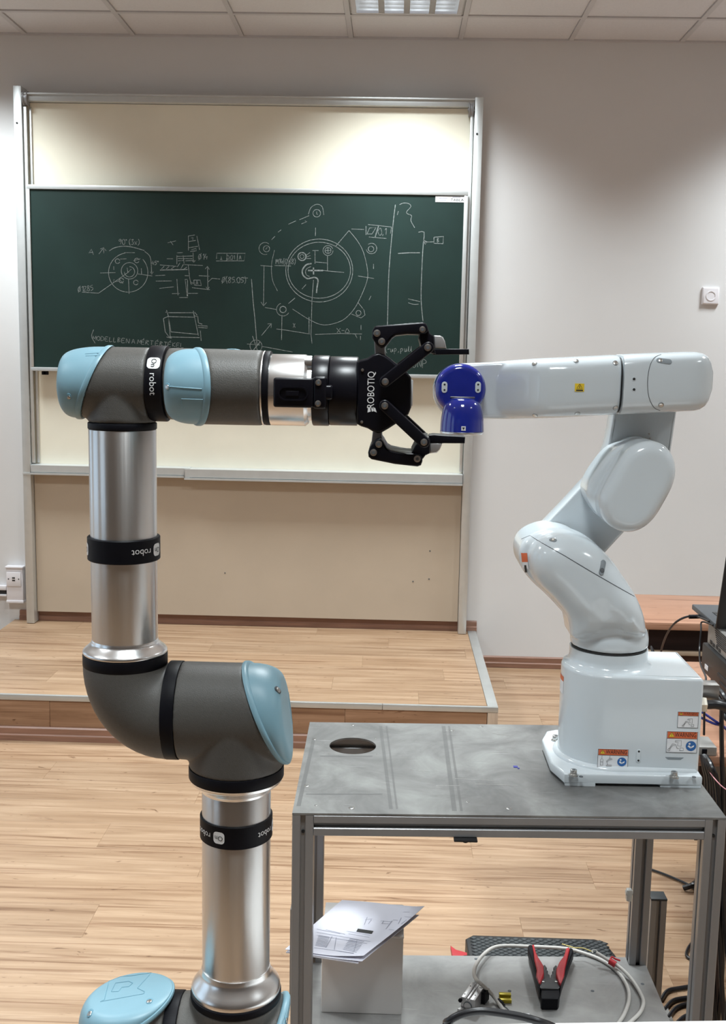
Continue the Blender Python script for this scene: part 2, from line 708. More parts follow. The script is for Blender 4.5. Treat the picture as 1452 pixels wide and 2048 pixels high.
def circle2(c, r, n=24, a0=0, a1=360, ry=None):
    ry = r if ry is None else ry
    return [(c[0] + r * math.cos(math.radians(a0 + (a1 - a0) * i / n)),
             c[1] + ry * math.sin(math.radians(a0 + (a1 - a0) * i / n))) for i in range(n + (0 if a1 - a0 == 360 else 1))]


def stadium(p, q, r, n=10):
    p, q = V(p), V(q)
    a = math.degrees(math.atan2((q - p).y, (q - p).x))
    return circle2(p, r, n, a + 90, a + 270) + circle2(q, r, n, a - 90, a + 90)


# ================================================================== ROOM SHELL
YW = 5.88
ZC = W(726, 78, Y=YW).z
XL, XR, YF = -3.9, 3.9, -3.6
b = MB()
b.box((XL - 0.1, YW, -0.1), (XR + 0.1, YW + 0.12, ZC + 0.15))
struct(obj('wall_back', b, M_WALL))
b = MB()
b.box((XL - 0.1, YF - 0.12, -0.1), (XR + 0.1, YF, ZC + 0.15))
struct(obj('wall_front', b, mat('rear_wall_panelling', (0.42, 0.40, 0.385), 0.7, var=0.1, scale=2)))
b = MB()
b.box((XR, YF, -0.1), (XR + 0.12, YW, ZC + 0.15))
struct(obj('wall_right', b, M_WALL))
b = MB()                                             # left wall with three window openings
WIN = [(-1.9, -0.2), (0.6, 2.3), (3.1, 4.8)]
ZS, ZH = 0.95, 2.75
b.box((XL - 0.25, YF, -0.1), (XL, YW, ZS))
b.box((XL - 0.25, YF, ZH), (XL, YW, ZC + 0.15))
ys = [YF] + [v for w in WIN for v in w] + [YW]
for i in range(0, len(ys), 2):
    b.box((XL - 0.25, ys[i], ZS), (XL, ys[i + 1], ZH))
struct(obj('wall_left', b, M_WALL))
for i, (a0, a1) in enumerate(WIN):
    b = MB()
    x = XL - 0.16
    t = 0.06
    b.box((x - 0.03, a0, ZS), (x + 0.03, a0 + t, ZH))
    b.box((x - 0.03, a1 - t, ZS), (x + 0.03, a1, ZH))
    b.box((x - 0.03, a0 + t, ZS), (x + 0.03, a1 - t, ZS + t))
    b.box((x - 0.03, a0 + t, ZH - t), (x + 0.03, a1 - t, ZH))
    m_ = (a0 + a1) / 2
    b.box((x - 0.03, m_ - 0.03, ZS + t), (x + 0.03, m_ + 0.03, ZH - t))
    w = struct(obj('window_%d' % (i + 1), b, M_PUTTY))
    for q0, q1 in ((a0 + t, m_ - 0.03), (m_ + 0.03, a1 - t)):
        b = MB()
        b.box((x - 0.004, q0, ZS + t), (x + 0.004, q1, ZH - t))
        obj('window_pane', b, M_GLASS, w)

# floor: underlay with laminate planks
b = MB()
b.box((XL - 0.1, YF - 0.1, -0.1), (XR + 0.1, YW + 0.1, -0.009))
floor = struct(obj('floor', b, M_GAP))


def plank_mesh(name, L, Wd, T, m):
    b = MB()
    b.box((-L / 2, -Wd / 2, -T), (L / 2, Wd / 2, 0), 0.0005, seg=1)
    me = bpy.data.meshes.new(name)
    b.bm.to_mesh(me)
    b.bm.free()
    me.materials.append(m)
    return me


PL, PW = 1.29, 0.193
pm = plank_mesh('plank', PL, PW - 0.0003, 0.0088, M_FLOOR)
nrow = int((YW - YF) / PW) + 1
for r in range(nrow):
    yc = YW - 0.02 - PW / 2 - r * PW
    if yc - PW / 2 < YF:
        break
    x = XL + 0.01
    first = PL * (0.2 + 0.8 * ((r * 0.37) % 1.0))
    L = first
    while x < XR - 0.02:
        L = min(L, XR - 0.01 - x)
        o = inst('plank', pm, (x + L / 2, yc, 0.0), floor)
        o.scale.x = (L - 0.0003) / PL
        x += L
        L = PL

# suspended ceiling: grid bars, board tiles
TS = 0.5565
X0 = -0.251
Y0 = 5.49
b = MB()
b.box((XL - 0.1, YF - 0.1, ZC + 0.16), (XR + 0.1, YW + 0.1, ZC + 0.24))
ceiling = struct(obj('ceiling', b, M_CEIL))
bw = 0.024
xl = [X0 + TS * k for k in range(-8, 10) if XL < X0 + TS * k < XR]
yl = [Y0 - TS * k for k in range(0, 16) if Y0 - TS * k > YF]
for x in xl:
    b = MB()
    b.box((x - bw / 2, YF, ZC), (x + bw / 2, YW, ZC + 0.03))
    obj('grid_bar', b, M_GRID, ceiling, angle=None)
for y in yl:
    for x0, x1 in zip([XL] + xl, xl + [XR]):
        b = MB()
        b.box((x0 + bw / 2, y - bw / 2, ZC + 0.0004), (x1 - bw / 2, y + bw / 2, ZC + 0.028))
        obj('grid_bar', b, M_GRID, ceiling, angle=None)
b = MB()
b.box((XL, YW - 0.02, ZC - 0.002), (XR, YW, ZC + 0.022))
obj('edge_trim', b, M_GRID, ceiling, angle=None)

LX = [X0 + TS / 2 + TS * k for k in (-4, 0, 4)]
LY = [Y0 - TS / 2 - TS * k for k in (0, 4, 8, 12)]
lamp_cells = {(round(x, 3), round(y, 3)) for x in LX for y in LY}
tile_cache = {}
xc_ = [XL] + xl + [XR]
yc_ = [YW] + yl + [YF]
for x0, x1 in zip(xc_, xc_[1:]):
    for y1, y0 in zip(yc_, yc_[1:]):
        cx, cy = (x0 + x1) / 2, (y0 + y1) / 2
        if (round(cx, 3), round(cy, 3)) in lamp_cells:
            continue
        w, d = round(x1 - x0 - bw - 0.001, 4), round(y1 - y0 - bw - 0.001, 4)
        if w < 0.02 or d < 0.02:
            continue
        if (w, d) not in tile_cache:
            tb = MB()
            tb.box((-w / 2, -d / 2, 0), (w / 2, d / 2, 0.015), 0.002, seg=1)
            me = bpy.data.meshes.new('ceiling_tile')
            tb.bm.to_mesh(me)
            tb.bm.free()
            me.materials.append(M_CEIL)
            tile_cache[(w, d)] = me
        inst('ceiling_tile', tile_cache[(w, d)], (cx, cy, ZC + 0.007), ceiling)

# recessed louvre luminaires
PLACE = ['left of the camera', 'above the blackboard', 'right of the camera']


def luminaire(cx, cy, label, power):
    t = thing('ceiling_light', label, 'ceiling light', (cx, cy, ZC), None)
    h = TS / 2 - bw / 2 - 0.001
    b = MB()
    zt = ZC + 0.12
    b.box((cx - h, cy - h, zt), (cx + h, cy + h, zt + 0.01))
    for s in (-1, 1):
        b.box((cx + s * h - 0.004 * (1 + s) / 2 * 2, cy - h, ZC + 0.004), (cx + s * h + 0.004 * (1 - s), cy + h, zt))
        b.box((cx - h, cy + s * h - 0.004 * (1 + s), ZC + 0.004), (cx + h, cy + s * h + 0.004 * (1 - s), zt))
    obj('housing', b, M_LOUVRE, t)
    b = MB()
    e = 0.03
    b.box((cx - h + 0.008, cy - h + 0.008, ZC), (cx - h + e, cy + h - 0.008, ZC + 0.012))
    b.box((cx + h - e, cy - h + 0.008, ZC), (cx + h - 0.008, cy + h - 0.008, ZC + 0.012))
    b.box((cx - h + e, cy - h + 0.008, ZC), (cx + h - e, cy - h + e, ZC + 0.012))
    b.box((cx - h + e, cy + h - e, ZC), (cx + h - e, cy + h - 0.008, ZC + 0.012))
    obj('frame', b, M_GRID, t)
    n = 4
    wd = 2 * (h - e) / n
    for k in range(1, n):
        x = cx - h + e + wd * k
        b = MB()
        b.rings([[V((x - 0.014, y, ZC + 0.001)), V((x + 0.014, y, ZC + 0.001)), V((x + 0.002, y, ZC + 0.055)),
                  V((x - 0.002, y, ZC + 0.055))] for y in (cy - h + e, cy + h - e)])
        obj('reflector', b, M_LOUVRE, t)
    for k in range(n):
        x = cx - h + e + wd * (k + 0.5)
        b = MB()
        b.cyl((x, cy - h + 0.02, ZC + 0.08), (x, cy + h - 0.02, ZC + 0.08), 0.019, 12)
        obj('lamp_tube', b, M_LAMP if power else M_LAMPOFF, t)
        for j in range(1, 8):
            y = cy - h + e + 2 * (h - e) * j / 8
            b = MB()
            b.box((x - wd / 2 + 0.014, y - 0.0008, ZC + 0.004), (x + wd / 2 - 0.014, y + 0.0008, ZC + 0.03))
            obj('louvre_blade', b, M_LOUVRE, t, angle=None)
    for k in range(2 if power else 0):
        ld = bpy.data.lights.new('lamp', 'AREA')
        ld.shape = 'RECTANGLE'
        ld.size = 0.2
        ld.size_y = 0.46
        ld.energy = LAMP_WATTS / 2 * power
        ld.color = LAMP_COL
        ld.spread = LAMP_SPREAD
        lo = bpy.data.objects.new('lamp', ld)
        C.objects.link(lo)
        lo.parent = t
        lo.location = (0.115 * (-1 if k == 0 else 1), 0, -0.004)


ROWN = ['row by the blackboard wall', 'second row from the blackboard', 'third row from the blackboard', 'row farthest from the blackboard']
for j, y in enumerate(LY):
    for i, x in enumerate(LX):
        luminaire(x, y, 'square four tube louvre ceiling light, %s in the %s' % (
            ['leftmost', 'middle one', 'rightmost'][i], ROWN[j]), LAMP_ROWS[j])

# skirting at floor level, right of the platform, and on the platform
def skirting(name, x0, x1, z0, h=0.062, y=YW):
    b = MB()
    pr = [(0, 0), (0.018, 0), (0.018, h * 0.4), (0.012, h * 0.48), (0.012, h * 0.9), (0.006, h), (0, h)]
    b.rings([[V((x, y - p, z0 + q)) for p, q in pr] for x in (x0, x1)])
    return struct(obj(name, b, M_BASEB, angle=20))


PZ = 0.2
PXR, PXL = 0.484, -2.06
PYF = 4.56
skirting('baseboard_right', PXR + 0.002, XR, 0.0)
skirting('baseboard_left', XL, PXL - 0.002, 0.0)
# ------------------------------------------------------------------ teaching platform
pf = thing('platform', 'low oak laminate teaching platform with aluminium edging under the blackboard', 'platform',
           (-0.8, PYF + 0.6, 0))
b = MB()
b.box((PXL + 0.004, PYF + 0.02, 0.001), (PXR - 0.004, YW - 0.001, PZ - 0.012))
obj('platform_core', b, M_GAP, pf)
rows = 7
pw = (YW - 0.003 - (PYF + 0.012)) / rows
me = plank_mesh('deck_plank', 1.29, pw - 0.0003, 0.0115, M_FLOOR)
for r in range(rows):
    x = PXL + 0.004
    L = 1.29 * (0.3 + 0.7 * ((r * 0.43) % 1))
    while x < PXR - 0.05:
        L = min(L, PXR - 0.046 - x)
        o = inst('deck_plank', me, (x + L / 2, YW - 0.003 - pw * (r + 0.5), PZ), pf)
        o.scale.x = (L - 0.0003) / 1.29
        x += L
        L = 1.29
cut = W(765, 1409, Z=PZ).x
for x0, x1 in ((PXL, cut - 0.0006), (cut + 0.0006, PXR)):
    b = MB()
    b.box((x0, PYF - 0.004, PZ - 0.022), (x1, PYF + 0.012, PZ + 0.003), 0.002)
    obj('edge_strip', b, M_STRIP, pf, label='aluminium front edge strip')
b = MB()
b.box((PXR - 0.045, PYF + 0.0125, PZ - 0.008), (PXR, YW - 0.001, PZ + 0.003), 0.0015)
b.box((PXR - 0.006, PYF + 0.0125, PZ - 0.03), (PXR, YW - 0.001, PZ - 0.0085), 0.001)
obj('edge_strip', b, M_STRIP, pf, label='wide aluminium edge strip along the right side')
b = MB()
b.box((PXR - 0.045, PYF - 0.003, 0.001), (PXR, PYF + 0.04, PZ - 0.0225), 0.002)
obj('corner_post', b, mat('corner_wood', (0.42, 0.32, 0.24), 0.5, var=0.15, scale=5, stretch=(12, 12, 1)), pf)
np_ = 3
xs = [PXL + 0.002, W(100, 1440, Y=PYF).x, W(690, 1440, Y=PYF).x, PXR - 0.046]
for i in range(3):
    b = MB()
    b.box((xs[i], PYF, 0.06), (xs[i + 1] - 0.001, PYF + 0.018, PZ - 0.0225), 0.001, seg=1)
    obj('front_panel', b, M_PANELWOOD, pf)
b = MB()
h = 0.06
pr = [(0, 0), (0.018, 0), (0.018, h * 0.4), (0.012, h * 0.48), (0.012, h * 0.9), (0.006, h), (0, h)]
b.rings([[V((x, PYF - p, 0.0005 + q)) for p, q in pr] for x in (PXL, PXR - 0.046)])
obj('plinth_skirting', b, M_BASEB, pf, angle=20)

sk = skirting('baseboard_back', W(41, 1232, Y=YW).x, W(953, 1245, Y=YW).x, PZ, 0.056)

# ------------------------------------------------------------------ blackboard stand
YB = 5.79                                   # front of the posts
bb = thing('blackboard', 'tall sliding green blackboard in an aluminium frame covered with chalk sketches', 'blackboard',
           (-0.8, YB, PZ))
PWID = 0.043
xl0 = W(60, 890, Y=YB).x - PWID             # left post
xr0 = W(944.5, 890, Y=YB).x - PWID
ZT = W(34, 171, Y=YB).z
b = MB()
b.box((xl0, YB, PZ + 0.002), (xl0 + PWID, YW - 0.001, ZT), 0.003)
obj('post', b, M_ALU, bb)
b = MB()
b.box((xr0, YB, PZ + 0.002), (xr0 + PWID, YW - 0.001, W(955, 194, Y=YB).z), 0.003)
obj('post', b, M_ALU, bb)
zr1, zr0 = W(500, 190, Y=YB).z, W(500, 207, Y=YB).z
b = MB()
b.box((xl0 + PWID + 0.001, YB + 0.006, zr0), (xr0 - 0.001, YW - 0.001, zr1), 0.003)
b.box((xl0 + PWID + 0.001, YB - 0.004, zr1 - 0.012), (xr0 - 0.001, YB + 0.006, zr1 - 0.004), 0.001)
obj('top_rail', b, M_ALU, bb)
for px, py in ((34, 246), (954, 268)):
    p = W(px, py, Y=YB)
    b = MB()
    b.cyl((p.x, YB - 0.002, p.z), (p.x, YB + 0.001, p.z), 0.0055, 12)
    obj('screw_hole', b, M_DARKPL, bb)
# guide strips inside the posts, pulleys
zg0, zg1 = W(60, 926, Y=YB).z, W(46, 212, Y=YB).z
for side, xa in ((1, xl0 + PWID), (-1, xr0)):
    for off, y, wdt in ((0.004, YB + 0.012, 0.016), (0.026, YB + 0.034, 0.012)):
        if side < 0 and off > 0.02:
            continue
        b = MB()
        x0, x1 = xa + side * off, xa + side * (off + wdt)
        b.box((min(x0, x1), y, zg0), (max(x0, x1), y + 0.014, zg1), 0.002)
        obj('guide_strip', b, M_ALU, bb)
    zp = W(50, 196, Y=YB).z if side > 0 else W(941, 218, Y=YB).z
    b = MB()
    xp = xa + side * 0.018
    b.lathe((xp - 0.012, YB + 0.02, zp), (1, 0, 0),
            [(0, 0.036), (0.004, 0.036), (0.008, 0.03), (0.016, 0.03), (0.02, 0.036), (0.024, 0.036)], 28)
    b.cyl((xp - 0.016, YB + 0.02, zp), (xp + 0.02, YB + 0.02, zp), 0.008, 12)
    obj('pulley', b, M_GREYPL, bb)
# cream projection panel behind, tan panel below the tray
YC = YW - 0.046
xi0, xi1 = xl0 + PWID + 0.002, xr0 - 0.002
b = MB()
b.box((xi0, YC, zg0 - 0.02), (xi1, YW - 0.001, zr0 - 0.002))
obj('cream_panel', b, M_CREAM, bb)
b = MB()
b.box((xi0, YC + 0.006, PZ + 0.058), (xi1, YW - 0.001, zg0 - 0.022))
tp = obj('tan_panel', b, M_TAN, bb, label='tan painted lower panel')
for px, py in ((860, 1102), (826, 1163), (450, 1146), (328, 930), (858, 1158)):
    p = W(px, py, Y=YC + 0.006)
    b = MB()
    b.cyl((p.x, YC + 0.0045, p.z), (p.x, YC + 0.0065, p.z), 0.004, 8)
    obj('drill_hole', b, M_SEAM, tp)
# tray in two nested lengths
def tray(x0, x1, ztop, hh, yfront):
    b = MB()
    yb = YC - 0.001
    pr = [(yb, ztop), (yfront, ztop - 0.004), (yfront, ztop - hh), (yfront + 0.006, ztop - hh - 0.004), (yfront - 0.006, ztop - hh - 0.004),
          (yfront - 0.006, ztop - hh - 0.014), (yfront + 0.02, ztop - hh - 0.014), (yfront + 0.02, ztop - 0.012), (yb, ztop - 0.012)]
    b.rings([[V((x, p, q)) for p, q in pr] for x in (x0, x1)])
    return obj('chalk_tray', b, M_ALU, bb, angle=25)


za = W(64, 929, Y=YB - 0.02).z
tray(xl0 + PWID + 0.003, W(380, 940, Y=YB).x, za, W(64, 929, Y=YB).z - W(64, 944, Y=YB).z, YB - 0.012)
tray(W(370, 940, Y=YB).x, xr0 - 0.003, za - 0.003, 0.046, YB - 0.02)
b = MB()
p = W(62, 947, Y=YB)
b.box((xl0, YB - 0.004, p.z - 0.006), (xl0 + PWID, YB + 0.001, p.z + 0.004))
obj('joint_plate', b, M_ALU, bb)

# the green writing board
YG_ = YB - 0.012
gx0, gx1 = W(58, 560, Y=YG_).x, W(931, 560, Y=YG_).x
gz1 = W(500, 376, Y=YG_).z
gz0 = W(500, 750, Y=YG_).z
b = MB()
b.box((gx0 + 0.004, YG_, gz0 + 0.004), (gx1 - 0.004, YB - 0.002, gz1 - 0.004))
gb = obj('writing_board', b, M_GREEN, bb)
for (x0, x1, z0, z1) in ((gx0, gx1, gz1 - 0.022, gz1), (gx0, gx1, gz0, gz0 + 0.02),
                         (gx0, gx0 + 0.016, gz0 + 0.0205, gz1 - 0.0225),
                         (gx1 - 0.02, gx1, gz0 + 0.0205, gz1 - 0.0225)):
    b = MB()
    b.box((x0, YG_ - 0.008, z0), (x1, YB - 0.001, z1), 0.002)
    obj('board_trim', b, M_ALU, gb)
YS = YG_ - 0.0006
p0, p1 = W(871, 392, Y=YG_), W(928, 405, Y=YG_)
b = MB()
b.box((p0.x, YG_ - 0.002, p1.z), (min(p1.x, gx1 - 0.021), YG_ + 0.001, p0.z), mi=0)
wl = p1.x - p0.x
text_on(b, 'TABLA', 0.018, lambda u, v: V((p1.x - wl * 0.24 + u, YG_ - 0.0024, (p0.z + p1.z) / 2 - 0.004 + v)), mi=1, sx=1.25)
for k, (c_, w_, dz) in enumerate(((0.27, 0.3, 0.004), (0.27, 0.22, -0.006), (0.73, 0.28, 0.011))):
    x = p0.x + wl * c_
    b.ribbon([V((x - wl * w_ / 2, YG_ - 0.0024, (p0.z + p1.z) / 2 + dz)), V((x + wl * w_ / 2, YG_ - 0.0024, (p0.z + p1.z) / 2 + dz))],
             0.003, V((1, 0, 0)), V((0, 0, 1)), mi=2)
obj('maker_plate', b, [M_LABEL, M_KPRINT, M_INK], gb, angle=None)
b = MB()
for px in (88, 92):
    p = W(px, 744, Y=YB)
    b.box((p.x - 0.012, YB - 0.006, gz0 - 0.02), (p.x + 0.012, YB + 0.01, gz0 - 0.001), 0.003)
obj('board_stop', b, M_BLACK, gb)

# chalk sketches (flat print on the board)
ck = MB()
UX, UZ = V((1, 0, 0)), V((0, 0, 1))


def chalk(pts, w=1.35, sm=0, o=(0, 0), s=1.0):
    ck.ribbon([W(o[0] + x / s, o[1] + y / s, Y=YS) for x, y in pts], w * 0.0021, UX, UZ, sm)


def carc(c, r, a0=0, a1=360, w=1.35, ry=None, n=28):
    chalk(circle2(c, r, n, a0, a1, ry) + ([(c[0] + r, c[1])] if a1 - a0 == 360 else []), w)


GL = {'0': [[(1, 6), (0, 4), (0, 2), (1, 0), (2.4, 0), (3.2, 2), (3.2, 4), (2.2, 6), (1, 6)]], '1': [[(0.6, 4.6), (2, 6), (1.8, 0)]],
      '2': [[(0, 5), (1, 6), (2.6, 5.6), (2.6, 4), (0, 0), (3, 0.2)]], '3': [[(0, 5.6), (2.6, 6), (1, 3.4), (2.8, 2.4), (2.2, 0.4), (0, 0)]],
      '4': [[(1.4, 6), (0, 2.4), (3, 2.6)], [(2.4, 4), (2.2, 0)]], '5': [[(3, 6), (0.6, 5.8), (0.3, 3.4), (2.4, 3.4), (2.6, 1), (0, 0)]],
      '6': [[(2.4, 6), (0.4, 3), (0.4, 0.6), (2, 0), (2.8, 1.8), (1.4, 3), (0.4, 1.8)]],
      '8': [[(1.6, 3.2), (0.2, 4.6), (1.4, 6), (2.8, 5), (0, 1.4), (1.2, 0), (2.8, 1.2), (1.6, 3.2)]],
      '9': [[(2.6, 4.4), (1, 3.4), (0.2, 4.8), (1.4, 6), (2.8, 4.8), (2, 0)]], 'o': [[(0.3, 6), (0.2, 5.2), (1, 5), (1.2, 5.8), (0.3, 6)]],
      '(': [[(1.4, 7), (0.2, 4), (0.6, 1), (1.6, -1)]], ')': [[(0.2, 7), (1.4, 4), (1.2, 1), (0, -1)]],
      'x': [[(0, 3.6), (2.6, 0)], [(2.8, 3.8), (0, 0)]], 'Z': [[(0, 3), (1, 5.6), (2.6, 5), (2.8, 2), (1.6, 0.4), (0, 1), (0, 3)], [(3, 7), (0, -1)]],
      'T': [[(0, 0), (3, 0.2)], [(1.5, 0), (1.6, 4)]], ',': [[(0.6, 0.6), (0.2, -1)]], '.': [[(0.3, 0.4), (0.5, 0)]],
      'A': [[(0, 0), (1.4, 6), (3, 0)], [(0.6, 2.2), (2.4, 2.2)]], 'B': [[(0, 0), (0.2, 6), (2.2, 5), (0.4, 3.2), (2.8, 1.8), (0, 0)]],
      'D': [[(0, 0), (0.2, 6), (2.6, 4.6), (2.6, 1.4), (0, 0)]], 'E': [[(2.6, 6), (0, 5.8), (0, 0), (2.8, 0.2)], [(0, 3), (2, 3.2)]],
      'L': [[(0, 6), (0, 0), (2.6, 0.2)]], 'M': [[(0, 0), (0.4, 6), (1.8, 2), (3.2, 6), (3.6, 0)]], 'N': [[(0, 0), (0.3, 6), (2.8, 0), (3, 6)]],
      'O': [[(1.4, 6), (0, 3.4), (1, 0), (2.8, 1), (3, 4.6), (1.4, 6)]], 'R': [[(0, 0), (0.2, 6), (2.6, 4.8), (0.4, 3.2), (3, 0)]],
      't': [[(0, 6), (3, 5.8)], [(1.5, 6), (1.5, 0)]], 'K': [[(0, 6), (0, 0)], [(2.6, 6), (0, 3), (3, 0)]], 'P': [[(0, -0.6), (0.3, 6), (3, 5), (2.4, 3.2), (0.3, 2.8)]],
      'U': [[(0, 6), (0.2, 1), (1.4, 0), (2.8, 1.4), (3, 6)]], 'X': [[(0, 6), (3, 0)], [(3, 6), (0, 0)]], '-': [[(0, 3), (2.4, 3.1)]],
      'd': [[(0, 0), (1.6, 5.6), (3.2, 0.2), (0, 0)]], '`': [[(1.2, 7), (2.2, 8.4)]], 'u': [[(0, 3.4), (0.4, 0.4), (1.6, 0.2), (2.4, 3.4), (2.6, 0)]],
      'p': [[(0.2, 3.4), (0, -2.4)], [(0.2, 3), (1.8, 3.6), (2.4, 1.6), (0.2, 0.4)]], 'l': [[(0, 0.6), (1.2, 6), (0.8, 0.6), (1.6, 0)]]}


def ctext(s, px, py, h, rot=0.0, sx=1.0, w=1.2):
    """chalk handwriting: s centred at a photograph pixel, capitals h pixels high"""
    rg = random.Random(len(s) * 7 + int(px))
    adv = [1.4 if ch in ' `,.' else 3 if ch == '-' else (2.6 if ch in '()1l' else 4.1) for ch in s]
    k = h / 6.0
    tot = sum(adv)
    x = -tot / 2
    c, sn = math.cos(rot), math.sin(rot)
    for ch, a in zip(s, adv):
        for st in GL.get(ch, []):
            pts = [((x + u + rg.uniform(-.2, .2)) * k * sx, (v - 3 + rg.uniform(-.25, .25)) * k) for u, v in st]
            chalk([(px + u * c - v * sn, py - (u * sn + v * c)) for u, v in pts], w, 3 if len(pts) > 2 else 0)
        if ch != '`':
            x += a


def chalk_done(what):
    global ck
    o = obj('chalk_sketch', ck, M_CHALK, gb, angle=None, label='white chalk sketch: ' + what)
    ck = MB()
    return o


A_ = dict(o=(140, 450), s=7.26)
B_ = dict(o=(320, 450), s=7.26)
C_ = dict(o=(170, 600), s=3.924)
D_ = dict(o=(490, 390), s=7.26)
G_ = dict(o=(740, 370), s=6.605)
F_ = dict(o=(490, 530), s=5.808)
# left sketch: flange with bolt circle
carc((256.4, 545), 39.3, 100, 262, 1.5)
carc((256.4, 545), 39.3, -42, 98, 1.4)
carc((259, 541.6), 16.5)
carc((259, 543.6), 10.3, -90, 180, 1.5)
for pts in ([(440, 697), (660, 692)], [(985, 710), (1195, 740)], [(850, 780), (858, 1000)], [(840, 690), (830, 620)],
            [(175, 975), (415, 990), (840, 690), (890, 640)], [(640, 790), (630, 830), (700, 815)],
            [(1165, 680), (1185, 715), (1210, 680)], [(420, 420), (490, 330), (525, 375)], [(440, 350), (490, 325), (490, 410)],
            [(275, 410), (310, 350), (340, 430)], [(290, 400), (335, 395)], [(790, 400), (940, 402)], [(730, 495), (820, 490)],
            [(635, 600), (637, 650)], [(1035, 630), (1040, 720)], [(920, 520), (1020, 490)], [(720, 790), (770, 850)]):
    chalk(pts, **A_)
chalk([(570, 375), (650, 330), (780, 308), (920, 325), (1080, 370)], 1.7, 4, **A_)
chalk([(1085, 385), (1150, 440), (1175, 520), (1185, 700)], 1.5, 4, **A_)
for c in ((690, 525), (970, 515), (957, 835), (745, 805)):
    carc((140 + c[0] / 7.26, 450 + c[1] / 7.26), 4.6, 20, 350, 1.5)
ctext('90o(3x)', 259, 484, 10, -0.02)
ctext('45o', 312, 526, 8, -0.05)
ctext('Z1285', 172, 577, 10, 0.1)
chalk_done('flange with bolt circle')
# middle sketch: bolted section
for pts in ([(410, 160), (505, 145)], [(412, 160), (412, 370)], [(535, 160), (575, 360)], [(415, 240), (520, 225)],
            [(415, 330), (550, 310)], [(440, 385), (530, 375)], [(450, 190), (480, 180), (475, 215)],
            [(455, 360), (525, 340), (528, 380)],
            [(245, 405), (330, 400)], [(245, 440), (245, 570)], [(335, 440), (350, 560)], [(245, 455), (470, 450)],
            [(260, 485), (470, 490)], [(260, 520), (340, 515)], [(370, 520), (500, 515)], [(480, 400), (485, 540)],
            [(0, 580), (240, 600)], [(350, 575), (620, 588)], [(410, 580), (430, 760), (450, 860)],
            [(20, 640), (60, 600)], [(90, 640), (130, 605)], [(160, 640), (215, 600)], [(250, 610), (290, 550)],
            [(300, 640), (340, 570)], [(350, 640), (390, 610)],
            [(-70, 735), (75, 728)], [(360, 735), (425, 737)], [(-60, 815), (170, 812)], [(-10, 920), (200, 898)],
            [(245, 785), (262, 1020)], [(175, 997), (285, 995)], [(360, 790), (400, 790)], [(365, 790), (395, 1035)],
            [(400, 800), (402, 1035)], [(280, 1053), (405, 1053)], [(385, 993), (550, 993)], [(465, 910), (725, 940)],
            [(490, 800), (585, 800), (600, 880), (500, 875), (490, 800)], [(445, 830), (495, 845), (455, 860), (445, 830)],
            [(690, 600), (695, 940)], [(655, 640), (690, 600), (715, 645)], [(670, 900), (695, 945), (715, 900)],
            [(565, 735), (720, 745)], [(700, 825), (755, 775), (870, 785)], [(1195, 770), (1275, 770)],
            [(820, 490), (825, 410), (1238, 412), (1220, 520), (815, 522)], [(972, 412), (968, 520)],
            [(1125, 412), (1120, 520)], [(470, 520), (490, 542), (515, 512)], [(100, 490), (190, 490)],
            [(110, 260), (230, 230)], [(150, 235), (190, 290)]):
    chalk(pts, **B_)
chalk([(0, 655), (400, 645)], 2.4, **B_)
ctext('Z14', 407, 513.5, 11, 0.03)
ctext('T', 443, 515, 8)
ctext('0,01', 462, 515, 8)
ctext('A', 481, 515, 8)
ctext('A', 394.5, 565.5, 8)
ctext('Z(85.05)', 469, 560, 11, -0.02, 1.0)
chalk([(503, 558), (506, 600), (510, 640), (514, 690)], 1.8, 3)
chalk_done('bolted section with dimensions')
# motor and the sentence below it
for pts in ([(650, 100), (855, 100)], [(615, 145), (650, 130), (860, 135), (890, 280)], [(655, 135), (675, 250), (890, 270)],
            [(615, 145), (630, 250), (660, 290), (900, 295)], [(640, 80), (655, 130), (670, 300)], [(850, 85), (858, 130)],
            [(860, 125), (885, 130), (890, 180), (920, 190)], [(885, 200), (960, 205), (960, 220), (890, 215)],
            [(905, 240), (912, 320)], [(630, 95), (655, 100)], [(640, 290), (680, 300)], [(860, 95), (880, 120)]):
    chalk(pts, 1.7, **C_)
chalk([(68, 232), (52, 285), (80, 340)], 1.5, 4, **C_)
ctext('MODELLBEN A M`ERt `ERt`EKEL', 282, 684, 8.5, -0.085, 1.45)
chalk_done('motor outline with a Hungarian sentence')
# right sketch: housing
carc((638.5, 541), 67, 0, 360, 1.5, 63, 48)
carc((638.5, 540.5), 62.5, 0, 360, 1.5, 56, 48)
chalk([(698, 461), (715, 482), (727, 505), (735, 540), (733, 565), (716, 605), (700, 628), (680, 643), (648, 650), (620, 640),
       (585, 618)], 1.3, 4)
chalk([(549, 500), (543, 530), (545, 560), (555, 582)], 1.1, 4)
chalk([(920, 280), (960, 180), (1045, 135), (1120, 170), (1145, 290)], 1.2, 4, **D_)
carc((633.5, 426.5), 7.5)
for pts in ([(630, 425), (740, 375)], [(790, 360), (930, 300)], [(820, 420), (900, 385), (870, 375)], [(480, 540), (525, 505)],
            [(385, 650), (435, 600)], [(1025, 475), (1022, 595)], [(1040, 240), (1042, 280), (1060, 282)], [(300, 790), (325, 760)]):
    chalk(pts, **D_)
carc((530, 497), 12, 70, 310, 1.2)
carc((533, 497.5), 6.2)
